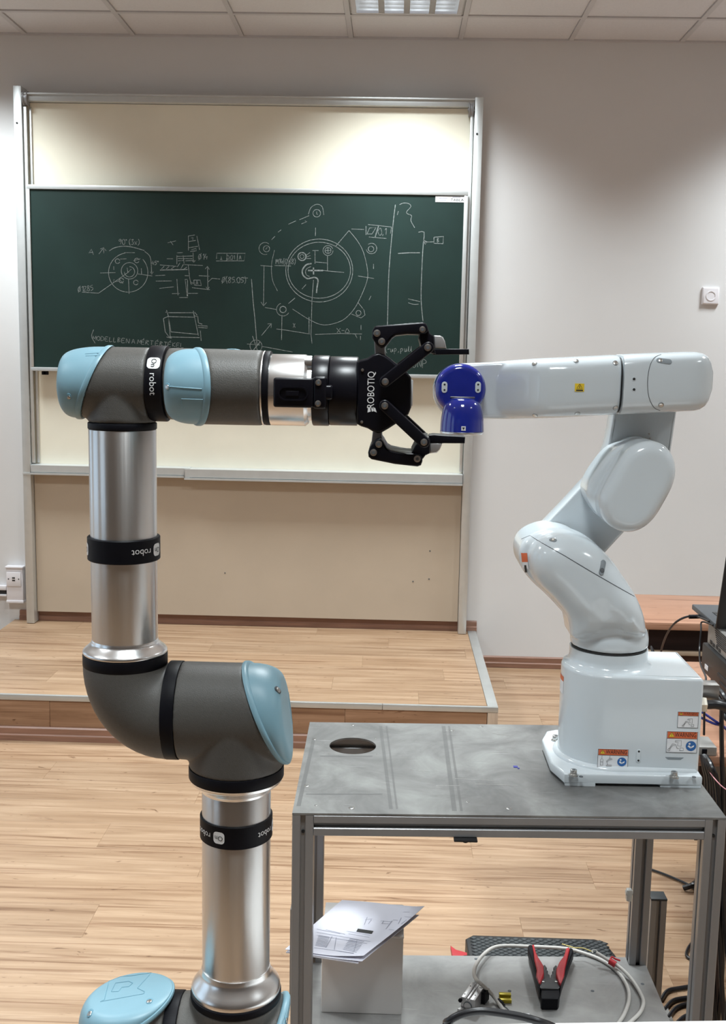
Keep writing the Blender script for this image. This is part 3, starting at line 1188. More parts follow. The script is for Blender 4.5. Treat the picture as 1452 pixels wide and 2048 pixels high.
for pts in ([(671, 493), (698, 461)], [(703, 458), (728, 459)], [(732, 452), (732, 470)], [(736, 449), (783, 454)],
            [(738, 474), (773, 477)], [(783, 454), (781, 467)], [(734, 468), (739, 456), (752, 455), (744, 468), (734, 468)],
            [(612, 511), (620, 505)], [(613, 514), (621, 511)], [(612, 517), (622, 517)],
            [(630, 500), (630, 527)], [(655, 512), (655, 541)], [(630, 524), (656, 526)], [(625, 501), (637, 501)],
            [(627, 560), (624, 600), (622, 668), (624, 687)], [(618, 634), (618, 668)], [(528, 533), (527, 612)],
            [(522, 604), (527, 612), (533, 605)], [(530, 615), (553, 619)], [(564, 630), (563, 680)],
            [(553, 658), (570, 660), (620, 668)], [(630, 669), (680, 667), (724, 668)], [(521, 531), (545, 533)],
            [(549, 531), (582, 532)], [(577, 607), (590, 596)], [(604, 578), (612, 569)], [(494, 688), (520, 690)],
            [(525, 693), (585, 704)], [(523, 671), (542, 648)], [(535, 648), (543, 647), (542, 656)], [(716, 552), (748, 557)],
            [(646, 541), (688, 545)], [(722, 650), (722, 660)], [(721, 672), (721, 680)], [(710, 668), (714, 676)],
            [(716, 605), (728, 620), (730, 630), (722, 636), (703, 628)], [(747, 528), (747, 538)], [(738, 600), (742, 592)]):
    chalk(pts)
chalk([(757, 452), (750, 475)], 2.2)
carc((604, 513), 8, w=2.6)
carc((604, 513), 4, w=1.2)
carc((656, 501), 10, 0, 340)
carc((656, 501), 6)
chalk([(650, 501), (662, 501)])
chalk([(656, 495), (656, 507)])
chalk([(623, 527), (612, 530), (605, 540), (606, 550), (614, 557), (622, 556), (630, 555), (636, 560), (634, 575), (633, 586)], 3.2, 4)
chalk([(622, 533), (614, 537), (611, 543), (613, 550), (619, 553)], 1.4, 4)
chalk([(616, 541), (646, 541)], 3.6)
chalk([(627, 535), (627, 549)], 3.2)
carc((743, 497), 10.5, -130, 170, 1.3)
carc((742, 498), 5.5)
carc((717, 626), 5)
carc((566, 619), 6.3, w=2)
carc((566, 619), 13, 30, 250, 1.2)
carc((512, 692), 12)
chalk([(507, 700), (520, 684)], 2.2)
chalk([(505, 672), (516, 704)], 1.6)
ctext('M14(0.68)', 572, 523, 10, 0.0, 0.82)
ctext('0,1', 765, 463.5, 13)
ctext('X', 589, 651, 8)
ctext('X-d', 687, 661, 9, 0, 1.6)
chalk_done('large round housing')
# far right sketch: side view
chalk([(335, 260), (300, 560), (250, 1150), (230, 1850)], 1.9, 3, **G_)
chalk([(390, 260), (440, 238), (510, 245), (540, 285), (485, 350), (495, 380), (550, 405), (540, 470), (590, 565)], 1.5, 3, **G_)
chalk([(375, 345), (360, 395)], 1.5, **G_)
chalk([(640, 625), (715, 622), (705, 760), (690, 1000), (675, 1400), (680, 1600), (700, 1800)], 1.8, 2, **G_)
chalk([(845, 690), (970, 680), (965, 775), (845, 770), (845, 690)], 1.8, **G_)
chalk([(710, 755), (840, 750)], 1.4, **G_)
chalk([(705, 730), (755, 750), (730, 785), (705, 730)], 1.6, **G_)
chalk([(370, 905), (520, 895), (660, 895)], 2.2, **G_)
chalk([(505, 1505), (660, 1540)], 1.5, **G_)
chalk([(505, 1555), (580, 1578), (640, 1575)], 1.5, 3, **G_)
ctext('B', 877, 480.5, 8)
ctext('(-up, pull', 798, 698, 11, 0.02, 1.0)
ctext('UNP', 840, 727, 15, 0.0, 1.0)
chalk_done('side view of the part with datum B')

# ------------------------------------------------------------------ wall fittings
pA = W(1404.5, 576, Y=YW)
pB = W(1436, 608, Y=YW)
sx_, sz_ = (pA.x + pB.x) / 2, (pA.z + pB.z) / 2
so = thing('wall_socket', 'white single power socket high on the back wall right of the blackboard', 'socket', (sx_, YW - 0.01, sz_))
hw = (pB.x - pA.x) / 2
b = MB()
b.pillow([(sx_ - hw, sz_ - hw), (sx_ + hw, sz_ - hw), (sx_ + hw, sz_ + hw), (sx_ - hw, sz_ + hw)], XZ, YW - 0.018, YW, 0.009, 0)
obj('frame', b, M_WHITEPL, so)
b = MB()
b.lathe((sx_, YW - 0.0185, sz_), (0, 1, 0), [(-0.002, 0.026), (-0.002, 0.021), (0.004, 0.019)], 32, cap0=False, cap1=True)
b.lathe((sx_, YW - 0.0185, sz_), (0, 1, 0), [(-0.002, 0.026), (0.004, 0.027)], 32, cap0=False, cap1=False)
obj('socket_cup', b, M_WHITEPL, so)
b = MB()
for dx, dz in ((-0.0095, -0.001), (0.0095, -0.001), (0, 0.017)):
    b.cyl((sx_ + dx, YW - 0.0165, sz_ + dz), (sx_ + dx, YW - 0.0135, sz_ + dz), 0.004, 10)
obj('contact_hole', b, M_DARKPL, so)

q = lambda px, py: W(px, py, Y=YW - 0.03)
a0, a1 = q(13, 1136), q(48, 1203)
db = thing('data_outlet_box', 'white surface data outlet box beside the left blackboard post', 'outlet box', (a0.x, YW - 0.02, a1.z))
yb0 = YW - 0.04
b = MB()
b.box((a0.x, yb0, a1.z), (a1.x, YW - 0.0005, a0.z), 0.003)
b.box((a0.x - 0.004, yb0 - 0.008, a0.z + 0.001), (a1.x + 0.004, YW - 0.0005, a0.z + 0.012), 0.003)
b.box((a0.x - 0.002, yb0 - 0.004, a1.z - 0.008), (a1.x + 0.002, YW - 0.0005, a1.z + 0.008), 0.003)
obj('box_body', b, M_WHITEPL, db)
c0, c1 = q(14.5, 1143), q(44, 1172)
b = MB()
b.box((c0.x, yb0 - 0.007, c1.z), (c1.x, yb0, c0.z), 0.002)
fp = obj('face_plate', b, M_WHITEPL, db)
b = MB()
mx_, mz_ = (c0.x + c1.x) / 2, (c0.z + c1.z) / 2
for dx, dz, w_, h_ in ((0, 0.008, 0.008, 0.004), (0, -0.006, 0.008, 0.004), (-0.028, 0.002, 0.003, 0.003), (0.028, 0.002, 0.003, 0.003)):
    b.box((mx_ + dx - w_, yb0 - 0.008, mz_ + dz - h_), (mx_ + dx + w_, yb0 - 0.006, mz_ + dz + h_))
obj('port', b, M_DARKPL, fp)
t0, t1 = W(5, 1171, Y=YW - 0.02), W(5, 1192, Y=YW - 0.02)
tr = thing('cable_trunking', 'white cable trunking with open dark slot running left from the data outlet', 'trunking',
           (-3, YW - 0.02, t1.z))
xe = a0.x - 0.005
dz = (t0.z - t1.z)
b = MB()
b.box((XL + 0.002, YW - 0.03, t0.z - dz * 0.42), (xe, YW - 0.0005, t0.z), 0.002)
b.box((XL + 0.002, YW - 0.03, t1.z), (xe, YW - 0.0005, t1.z + dz * 0.18), 0.001)
b.box((XL + 0.002, YW - 0.008, t1.z + dz * 0.18), (xe, YW - 0.0005, t0.z - dz * 0.42))
obj('channel', b, M_WHITEPL, tr)
b = MB()
b.box((XL + 0.002, YW - 0.02, t1.z + dz * 0.2), (xe - 0.0005, YW - 0.0082, t0.z - dz * 0.44))
obj('dark_slot', b, M_DARKPL, tr)

# ================================================================== GREY COLLABORATIVE ROBOT ARM
YA, YG = 1.31, 1.215
SA = 1.0 / ((W(740, 1300, Y=YA).x - W(640, 1300, Y=YA).x) / 100.0)      # px per metre in the arm's plane
aw = lambda px, py: W(px, py, Y=YA)
EX, EY, EZ = V((1, 0, 0)), V((0, 1, 0)), V((0, 0, 1))
xF = (aw(244.5, 870).x + aw(251, 1280).x) / 2
xU = (aw(473, 1600).x + aw(472, 1900).x) / 2
rF, rU, rE = 65.0 / SA, 70.0 / SA, 98.0 / SA
zE = aw(450, 1422).z                        # elbow axis
zW = aw(250, 766).z                         # wrist 1 axis
zS = aw(471, 2084).z                        # shoulder axis
xB = aw(252, 2050).x                        # base axis

ped_top = zS - 0.165
pd = thing('robot_pedestal', 'plain grey steel pedestal carrying the grey and blue robot arm', 'pedestal', (xB, YA, 0))
b = MB()
b.box((xB - 0.075, YA - 0.075, 0.0155), (xB + 0.075, YA + 0.075, ped_top - 0.0155), 0.004)
obj('column', b, M_PCGREY, pd)
b = MB()
b.box((xB - 0.17, YA - 0.17, 0.0), (xB + 0.17, YA + 0.17, 0.015), 0.002)
obj('foot_plate', b, M_PCGREY, pd)
b = MB()
b.box((xB - 0.11, YA - 0.11, ped_top - 0.015), (xB + 0.11, YA + 0.11, ped_top), 0.002)
obj('mounting_plate', b, M_PCGREY, pd)

ur = thing('grey_robot', 'grey jointed robot arm with light blue caps, silver tubes and a black two finger gripper', 'robot',
           (xB, YA, ped_top))


def joint_tee(o, a, s, R, back, a0, k, Ls, Rs, name='joint_housing'):
    """housing: cylinder along a cut obliquely for its cap, with a stem along s"""
    o, a, s = V(o), V(a), V(s)
    t = a.cross(s)
    n = 64
    b = MB()
    rg = []
    for f in (0, 0.25, 0.5, 0.75, 1):
        r = []
        for i in range(n):
            th = 2 * math.pi * i / n
            sv, tv = R * math.cos(th), R * math.sin(th)
            e = a0 + k * sv
            r.append(o + s * sv + t * tv + a * (-back + (e + back) * f))
        rg.append(r)
    b.rings(rg)
    b.lathe(o, s, [(0, Rs), (Ls, Rs)], 64)
    bm = fuse(b.bm, 0.0024, 5)
    return obj(name, bm, M_URGREY, ur, angle=50)


def joint_cap(o, a, s, R, a0, k, a1, k1, c=0.66):
    o, a, s = V(o), V(a), V(s)
    t = a.cross(s)
    n = 64

    def ring(rad, w, add=0.0):
        out = []
        for i in range(n):
            th = 2 * math.pi * i / n
            sv, tv = rad * math.cos(th), rad * math.sin(th)
            out.append(o + s * sv + t * tv + a * ((a0 + k * sv) * (1 - w) + (a1 + k1 * sv) * w + add))
        return out

    rg = [ring(R * 0.98, 0, -0.001), ring(R * 1.03, 0, -0.001), ring(R * 1.045, 0, 0.0005), ring(R * 1.045, 0, 0.004),
          ring(R * 1.03, 0, 0.0056), ring(R * 1.0, 0.0, 0.0062)]
    m = 14
    for i in range(1, m + 1):
        ph = math.pi / 2 * i / m
        w = 0.06 + 0.94 * math.sin(ph) ** 0.95
        rad = R * (c + (1 - c) * math.cos(ph) ** 0.75)
        rg.append(ring(rad, w, 0.0062 * (1 - w)))
    rg.append(ring(R * 0.35, 1.0))
    b = MB()
    b.rings(rg)
    bmesh.ops.recalc_face_normals(b.bm, faces=b.bm.faces[:])
    bv = BVHTree.FromBMesh(b.bm)
    return obj('joint_cap', b, M_URBLUE, ur, angle=45), bv


def hit(bv, px, py):
    d = ray(px, py).normalized()
    p, n, i, dist = bv.ray_cast(CAM, d)
    if p is None:
        return None
    if n.dot(d) > 0:
        n = -n
    return p, n


def drape(bv, pxs, r, lift=0.0, sm=0, mb=None, sub=6):
    """thin bead following the surface under a run of photograph pixels"""
    pts = []
    pp = [V((x, y, 0)) for x, y in pxs]
    if sm:
        pp = spline(pp, sm)
    for a0, a1 in zip(pp, pp[1:]):
        for j in range(sub):
            p = a0.lerp(a1, j / sub)
            h = hit(bv, p.x, p.y)
            if h:
                pts.append(h[0] + h[1] * lift)
    h = hit(bv, pp[-1].x, pp[-1].y)
    if h:
        pts.append(h[0] + h[1] * lift)
    mb = mb or MB()
    if len(pts) > 1:
        mb.tube(pts, r, 6, smooth=0)
    return mb


def pocket(parent, bv, px, py, w, h, ang=0, deep=M_URBLUE2, screw=M_STEEL, name='screw_pocket', sr=0.45):
    """recess rim with its screw head lying on the surface"""
    r = hit(bv, px, py)
    if not r:
        return
    p, n = r
    U = EX - n * EX.dot(n)
    U.normalize()
    Vv = n.cross(U)
    if Vv.z < 0:
        Vv = -Vv
    c, s = math.cos(ang), math.sin(ang)
    U, Vv = U * c + Vv * s, Vv * c - U * s
    b = MB()
    rr = min(w, h) / 2
    if w > h:
        out = stadium((-(w / 2 - rr), 0), (w / 2 - rr + 1e-5, 0), rr)
    else:
        out = stadium((0, -(h / 2 - rr)), (0, h / 2 - rr + 1e-5), rr)
    b.pillow(out, (p, U, Vv, n), -0.001, 0.0006, 0, 0.0004, seg=2)
    o = obj(name, b, deep, parent)
    if screw:
        b = MB()
        off = -Vv * (h / 2 - rr) * 0.6 if h > w else V((0, 0, 0))
        b.cyl(p + off, p + n * 0.0012 + off, rr * 2 * sr, 12, bev=rr * 0.2)
        obj('screw', b, screw, o)


def cyl_ring(name, p0, p1, r, m, bev=0.001, seg=64, label=None, parent=None):
    b = MB()
    b.cyl(p0, p1, r, seg, bev=bev)
    return obj(name, b, m, parent or ur, label=label)


# base column
bR = rE
KE, A0E, A1E, K1E = 0.44, 58 / SA, 102 / SA, 0.15
joint_tee((xB, YA, zS), EZ, EX, bR, 0.105, A0E, KE, aw(338, 2080).x - xB, bR)
bcap, bv = joint_cap((xB, YA, zS), EZ, EX, bR, A0E, KE, A1E, K1E)
for px, py in ((180, 2026), (299, 2002), (315, 1934)):
    pocket(bcap, bv, px, py, 0.008, 0.012)
tr6 = lambda pts: [(100 + x / 2.689, 1600 + y / 2.689) for x, y in pts]
mb = MB()
drape(bv, tr6([(270, 1085), (292, 1075), (322, 955), (440, 945), (545, 930), (470, 1012), (508, 1030), (505, 1042), (270, 1085)]),
      0.0006, mb=mb)
drape(bv, tr6([(330, 1030), (352, 985), (425, 975), (445, 985), (425, 1003), (385, 1008), (368, 1030), (330, 1032)]), 0.0006, mb=mb)
obj('emblem_groove', mb, M_URBLUE2, bcap)
cyl_ring('seal_ring', (xB, YA, zS - 0.1055), (xB, YA, zS - 0.122), bR + 0.0004, M_BLACK)
cyl_ring('base_flange', (xB, YA, zS - 0.1225), (xB, YA, ped_top + 0.0003), bR * 1.2, M_URGREY, 0.004)
# shoulder
xs0, xs1 = aw(338, 2080).x, aw(362, 2080).x
cyl_ring('seal_ring', (xs0 - 0.0005, YA, zS), (xs1 + 0.0005, YA, zS), bR + 0.0006, M_BLACK)
zs1 = aw(471, 1988).z
joint_tee((xU, YA, zS), EX, EZ, bR, xU - xs1, A0E, KE, zs1 - zS, 94 / SA)
scap, bvs = joint_cap((xU, YA, zS), EX, EZ, bR, A0E, KE, A1E, K1E)
pocket(scap, bvs, 573, 2040, 0.008, 0.010)
zs2 = aw(471, 1976).z
cyl_ring('seal_ring', (xU, YA, zs1 - 0.001), (xU, YA, zs2), 94.6 / SA, M_BLACK)


def flare(x, zr, zt, dirz, r0, r1, rt, h):
    """turned collar between a seal ring (radius r0) and a tube (radius rt)"""
    b = MB()
    pr = [(0, r0), (h * 0.10, r1), (h * 0.26, r1 * 0.985), (h * 0.55, rt + (r1 - rt) * 0.45), (h * 0.75, rt + (r1 - rt) * 0.16),
          (h * 0.9, rt + 0.0012), (h, rt + 0.0006)]
    pts = spline([V((d, r, 0)) for d, r in pr], 3)
    b.lathe((x, YA, zr), (0, 0, dirz), [(p.x, p.y) for p in pts], 64)
    return obj('turned_collar', b, M_POL, ur, angle=60)


flare(xU, zs2 + 0.0003, 0, 1, 92 / SA, 93 / SA, rU, zs2 and (aw(471, 1930).z - zs2))
zu_top = aw(471, 1576).z
cyl_ring('upper_arm_tube', (xU, YA, aw(471, 1931).z), (xU, YA, zu_top), rU, M_TUBE, 0.0005, 96)
# elbow
zr0_, zr1_ = aw(471, 1550).z, aw(471, 1529).z
flare(xU, zr0_ - 0.0003, 0, -1, 94 / SA, 93 / SA, rU, zr0_ - zu_top)
cyl_ring('seal_ring', (xU, YA, zr0_), (xU, YA, zr1_ + 0.001), 96.4 / SA, M_BLACK)
xe0, xe1 = aw(339, 1422).x, aw(363, 1422).x
joint_tee((xU, YA, zE), EX, -EZ, rE, xU - xe1, A0E, KE, zE - zr1_, 95.6 / SA)
ecap, bve = joint_cap((xU, YA, zE), EX, -EZ, rE, A0E, KE, A1E, K1E)
pocket(ecap, bve, 556, 1380, 0.011, 0.008, 0, M_SEAM)
mb = MB()
for pts in ([(581, 1370), (584, 1400), (588, 1430), (589, 1452)], [(577, 1385), (580, 1412), (584, 1440), (587, 1465)]):
    drape(bve, pts, 0.0005, mb=mb)
obj('emblem_groove', mb, M_URBLUE2, ecap)
cyl_ring('seal_ring', (xe0 - 0.0005, YA, zE), (xe1 + 0.0005, YA, zE), rE + 0.0006, M_BLACK)
# elbow bend
P = aw(339, 1328)
D0, D1, e0 = P.x - aw(168.5, 1328).x, P.z - (zE - rE), 0.0035
ph_n = 14
b = MB()
rg = []
for i in range(ph_n + 1):
    ph = math.pi / 2 * i / ph_n
    dr = V((-math.cos(ph), 0, -math.sin(ph)))
    d = 1 / math.sqrt((math.cos(ph) / D0) ** 2 + (math.sin(ph) / D1) ** 2)
    cpt = V((P.x, YA, P.z)) + dr * (d + e0) / 2
    sr = (d - e0) / 2
    ry = (83.5 + (98 - 83.5) * (i / ph_n)) / SA
    rg.append([cpt + dr * sr * math.cos(th) + EY * ry * math.sin(th) for th in (2 * math.pi * j / 64 for j in range(64))])
b.rings(rg)
obj('elbow_bend', b, M_URGREY, ur, angle=60)
zf0, zf1 = P.z - 0.0005, aw(251, 1304).z
xFb = (P.x - D0 + P.x - e0) / 2
cyl_ring('seal_ring', (xF, YA, zf0), (xF, YA, zf1), 84 / SA, M_BLACK)
zft = aw(251, 1276).z
flare(xF, zf1 + 0.0003, 0, 1, 82 / SA, 83.5 / SA, rF * 0.985, zft - zf1)
zf2 = aw(245, 858).z
cyl_ring('forearm_tube', (xF, YA, zft - 0.0004), (xF, YA, zf2), rF, M_TUBE, 0.0005, 96)
zf3 = aw(245, 845).z
cyl_ring('seal_ring', (xF, YA, zf2 + 0.0003), (xF, YA, zf3 + 0.0005), rF + 0.0008, M_BLACK)
# wrist 1
R1 = 69 / SA
xw1 = aw(304, 766).x
joint_tee((xF, YA, zW), -EX, -EZ, R1, xw1 - xF, 48 / SA, 0.42, zW - zf3, rF + 0.0004)
wcap, bvw = joint_cap((xF, YA, zW), -EX, -EZ, R1, 48 / SA, 0.42, 114 / SA, 0.02, 0.6)
pocket(wcap, bvw, 138, 793, 0.005, 0.008)
mb = MB()
drape(bvw, [(170, 708), (198, 706), (199, 711), (171, 712)], 0.0004, mb=mb)
obj('emblem_groove', mb, M_URBLUE2, wcap)
xw2 = aw(337, 766).x
band = cyl_ring('logo_band', (xw1, YA, zW), (xw2, YA, zW), R1 + 0.0025, M_BLACK, 0.0015)


def robot_mark(mb, fn, rot, size=0.0112, gap=0.0135, up=1):
    """the strap's print: rounded white tile with the letters On, then the word robot"""
    c, s = math.cos(rot), math.sin(rot)
    f = lambda u, v: fn(u * c - v * s, u * s + v * c)
    L = size * 1.35
    k = 6
    rr = L * 0.3
    out = []
    for cx, cy, a in ((L / 2 - rr, L / 2 - rr, 0), (-L / 2 + rr, L / 2 - rr, 90), (-L / 2 + rr, -L / 2 + rr, 180), (L / 2 - rr, -L / 2 + rr, 270)):
        out += [(cx + rr * math.cos(math.radians(a + 90 * i / k)), cy + rr * math.sin(math.radians(a + 90 * i / k))) for i in range(k + 1)]
    n = len(out)
    bm = mb.bm
    ctr = bm.verts.new(f(-gap, 0))
    r1 = [bm.verts.new(f(-gap + x * 0.5, y * 0.5)) for x, y in out]
    r2 = [bm.verts.new(f(-gap + x, y)) for x, y in out]
    for i in range(n):
        j = (i + 1) % n
        bm.faces.new((ctr, r1[i], r1[j]))
        bm.faces.new((r1[i], r2[i], r2[j], r1[j]))
    g = lambda u, v: f(u, v)
    text_on(mb, 'robot', size, lambda u, v: g(u + size * 1.05, v))


def robot_mark_dark(mb, fn, rot, size=0.0112, gap=0.0135):
    c, s = math.cos(rot), math.sin(rot)
    text_on(mb, 'On', size * 0.78, lambda u, v: fn((u - gap) * c - v * s, (u - gap) * s + v * c), mi=1)


def vert_map(x, z, r, phi, lift=0.0):
    return lambda u, v: V((x + (r + lift) * math.sin(phi + u / r), YA - (r + lift) * math.cos(phi + u / r), z + v))


def horiz_map(x, z, r, th, lift=0.0):
    return lambda u, v: V((x + u, YA - (r + lift) * math.cos(th + v / r), z + (r + lift) * math.sin(th + v / r)))


def print_marks(parent, maps, rot, **k):
    for mp in maps:
        mb = MB()
        robot_mark(mb, mp(0.0004), rot, **k)
        robot_mark_dark(mb, mp(0.0008), rot, **k)
        obj('strap_print', mb, [M_WPRINT, M_KPRINT], parent, angle=None)


xm = aw(321, 766).x
th0 = math.asin(min(0.95, (aw(321, 746).z - zW) / (R1 + 0.0025)))
print_marks(band, [lambda l: horiz_map(xm, zW, R1 + 0.0025, th0, l)], -math.pi / 2)

# rubber straps on the two tubes
for (x, rt, rs, py0, py1, phis, px) in ((xF, rF, 71 / SA, 1071, 1117, (math.radians(58), math.radians(-86)), 248),
                                        (xU, rU, 74 / SA, 1625, 1669, (math.radians(-37), math.radians(75)), 471)):
    z0, z1 = aw(px, py1).z, aw(px, py0).z
    b = MB()
    pr = [(0, rt + 0.0004), (0, rs - 0.001), (0.001, rs), (z1 - z0 - 0.001, rs), (z1 - z0, rs - 0.001), (z1 - z0, rt + 0.0004)]
    b.lathe((x, YA, z0), EZ, pr, 64, False, False)
    st = obj('rubber_strap', b, M_BLACK, ur)
    zc = (z0 + z1) / 2
    print_marks(st, [(lambda l, ph=ph: vert_map(x, zc, rs, ph, l)) for ph in phis], math.pi)

# wrist 2 (behind) and wrist 3
gw = lambda px, py, dy=0.0: W(px, py, Y=YG + dy)
SG = 100.0 / (W(740, 780, Y=YG).x - W(640, 780, Y=YG).x)
xj = gw(432, 775).x
zW3 = gw(470, 775).z
zW2 = (zW + zW3) / 2
RW = 75 / SG
joint_tee((xj, YA, zW), EY, -EX, R1 * 0.97, YA - YG - 0.052, 44 / SA, 0.4, xj - xw2, R1)
joint_cap((xj, YA, zW), EY, -EX, R1 * 0.97, 44 / SA, 0.4, 92 / SA, 0.1)
cyl_ring('seal_ring', (xj, YG + 0.043, zW), (xj, YG + 0.0525, zW), R1 * 0.98, M_BLACK)
xr3 = gw(527.5, 777).x
xk = gw(400, 775).x
joint_tee((xj, YG, zW3), -EX, EY, RW, xr3 - xj, xj - xk, 0.42, 0.0435, R1 * 0.96)
tcap, bvt = joint_cap((xj, YG, zW3), -EX, EY, RW, xj - xk, 0.42, xj - gw(334, 775).x, 0.05, 0.55)
pocket(tcap, bvt, 335, 773, 0.006, 0.008)
mb = MB()
drape(bvt, [(338, 773), (370, 776), (404, 778)], 0.0007, mb=mb)
drape(bvt, [(363, 815), (363, 798), (406, 799)], 0.0006, mb=mb)
obj('moulded_rib', mb, M_URBLUE, tcap)
cyl_ring('silver_ring', (xr3, YG, zW3), (xr3 + 0.0018, YG, zW3), RW * 0.99, M_POL, 0.0003)
xb3 = gw(543, 777).x
cyl_ring('seal_ring', (xr3 + 0.002, YG, zW3), (xb3, YG, zW3), RW * 0.985, M_BLACK)

# ---- gripper
zG = gw(600, 780.5).z
xg = lambda px: gw(px, 780).x
b = MB()
b.lathe((xg(543.3), YG, zG), EX, [(0, 70.5 / SG), (0.001, 71 / SG), (xg(612) - xg(543.3), 71 / SG), (xg(618) - xg(543.3), 66 / SG)], 64)
b.cyl((xg(617), YG, zG), (xg(627), YG, zG), 60 / SG, 48)
b.cyl((xg(612), YG - 0.018, zG + 0.03), (xg(626), YG - 0.018, zG + 0.03), 0.008, 16)
fl = obj('tool_flange', b, M_POL, ur)
b = MB()
yc0 = -0.0475
c0, c1 = gw(546.5, 755, yc0), gw(626, 816, yc0)
b.box((c0.x, YG + yc0, c1.z), (c1.x, YG - 0.02, c0.z), 0.0025, seg=3)
tb = obj('connector_cover', b, M_BLACKAL, ur)
b = MB()
c2, c3 = gw(556, 772, yc0), gw(616, 802, yc0)
rr = (c2.z - c3.z) / 2
o1 = stadium((c2.x + rr, (c2.z + c3.z) / 2), (c3.x - rr, (c2.z + c3.z) / 2), rr, 10)
o2 = stadium((c2.x + rr, (c2.z + c3.z) / 2), (c3.x - rr, (c2.z + c3.z) / 2), rr * 0.78, 10)
b.rings([[V((x, YG + yc0 - 0.0001, z)) for x, z in o1], [V((x, YG + yc0 - 0.0016, z)) for x, z in o1],
         [V((x, YG + yc0 - 0.0016, z)) for x, z in o2], [V((x, YG + yc0 - 0.0001, z)) for x, z in o2]], False, False)
b.pillow([(c2.x + rr * 1.1, (c2.z + c3.z) / 2 - rr * 0.35), (c3.x - rr * 1.3, (c2.z + c3.z) / 2 - rr * 0.35),
          (c3.x - rr * 1.3, (c2.z + c3.z) / 2 + rr * 0.35), (c2.x + rr * 1.1, (c2.z + c3.z) / 2 + rr * 0.35)], XZ,
         YG + yc0 - 0.001, YG + yc0 - 0.0001, 0.0005, 0)
obj('latch', b, M_BLACKAL, tb)
b = MB()
b.cyl((xg(626.5), YG, zG), (xg(660), YG, zG), 70 / SG, 64, bev=0.0015)
cpl = obj('coupling_ring', b, M_BLACKAL, ur)
b = MB()
d0, d1 = gw(626, 753, yc0 + 0.001), gw(653, 818, yc0 + 0.001)
b.box((d0.x, YG + yc0 + 0.001, d1.z), (d1.x, YG - 0.02, d0.z), 0.003, seg=3)
d0, d1 = gw(640, 770, yc0 + 0.001), gw(654, 800, yc0 + 0.001)
b.box((d0.x, YG + yc0 + 0.002, d1.z), (d1.x + 0.006, YG - 0.03, d0.z), 0.003, seg=3)
lug = obj('clamp_lug', b, M_BLACKAL, cpl)


def screw_xz(parent, px, py, y, r, m=M_STEEL, sock=True):
    p = W(px, py, Y=y)
    b = MB()
    b.cyl((p.x, y - 0.0012, p.z), (p.x, y + 0.0004, p.z), r, 18, bev=r * 0.2)
    if sock:
        b.cyl((p.x, y - 0.0014, p.z), (p.x, y - 0.0011, p.z), r * 0.5, 6, mi=1)
    return obj('screw', b, [m, M_SEAM], parent)


screw_xz(lug, 637, 765, YG + yc0 + 0.0008, 0.0033)
screw_xz(lug, 636, 807, YG + yc0 + 0.0008, 0.0033)
b = MB()
b.cyl((xg(660.4), YG, zG), (xg(716), YG, zG), 68.5 / SG, 64, bev=0.001)
obj('gripper_body', b, M_BLACKAL, ur)
yp = -0.035                                       # palm front
pal = [(713, 724), (722, 719), (734, 716.5), (745, 709), (758, 705.5), (771, 711), (782, 719), (794, 729), (806, 739), (815, 746),
       (822.5, 755), (823, 785), (822.5, 815), (817, 829), (806, 838), (792, 848), (777, 857.5), (764, 865), (756, 867), (745, 863),
       (735, 857), (722, 853), (713, 848)]
b = MB()
b.pillow([((p := gw(x, y, yp)).x, p.z) for x, y in pal], XZ, YG + yp, YG - yp, 0.003, 0.003)
palm = obj('gripper_palm', b, M_BLACKAL, ur)
b = MB()
q0, q1 = gw(821.5, 760, -0.02), gw(825, 812, -0.02)
b.box((q0.x, YG - 0.022, q1.z), (q1.x, YG + 0.022, q0.z), 0.001)
obj('palm_plate', b, M_LABEL, palm, label='pale plate on the palm face')
ypf = YG + yp - 0.0003
mb = MB()
cpt = gw(742.5, 780, yp)
text_on(mb, 'ROBOTIQ', 0.0108, lambda u, v: V((cpt.x + u, ypf, cpt.z + v)), math.pi / 2, sx=0.82)
for poly in ([(735, 825), (736, 816), (740, 815), (741.5, 823)], [(742, 814.5), (747, 814), (746.5, 823), (743.5, 823)],
             [(748, 815), (750.5, 816), (753.5, 825), (747, 822)]):
    mb.faces([W(x, y, Y=ypf) for x, y in poly], [(0, 1, 2, 3)])
obj('lettering', mb, M_WPRINT, palm, angle=None, label='white maker lettering')
for px, py in ((725, 740), (723.5, 844)):
    screw_xz(palm, px, py, YG + yp, 0.0016, sock=False)

yl = -0.045
gpoly = lambda pts, dy: [((p := gw(x, y, dy)).x, p.z) for x, y in pts]


def slab(name, pts, y0, y1, m=M_BLACKAL, sm=0, bev=0.0015, both=None, parent=ur, label=None):
    if both:
        b = MB()
        b.pillow(gpoly(pts, y0), XZ, YG - y1, YG - y0, bev, bev, sm=sm, seg=3)
        obj(name, b, m, parent)
    b = MB()
    b.pillow(gpoly(pts, y0), XZ, YG + y0, YG + y1, bev, bev, sm=sm, seg=3)
    return obj(name, b, m, parent, label=label)


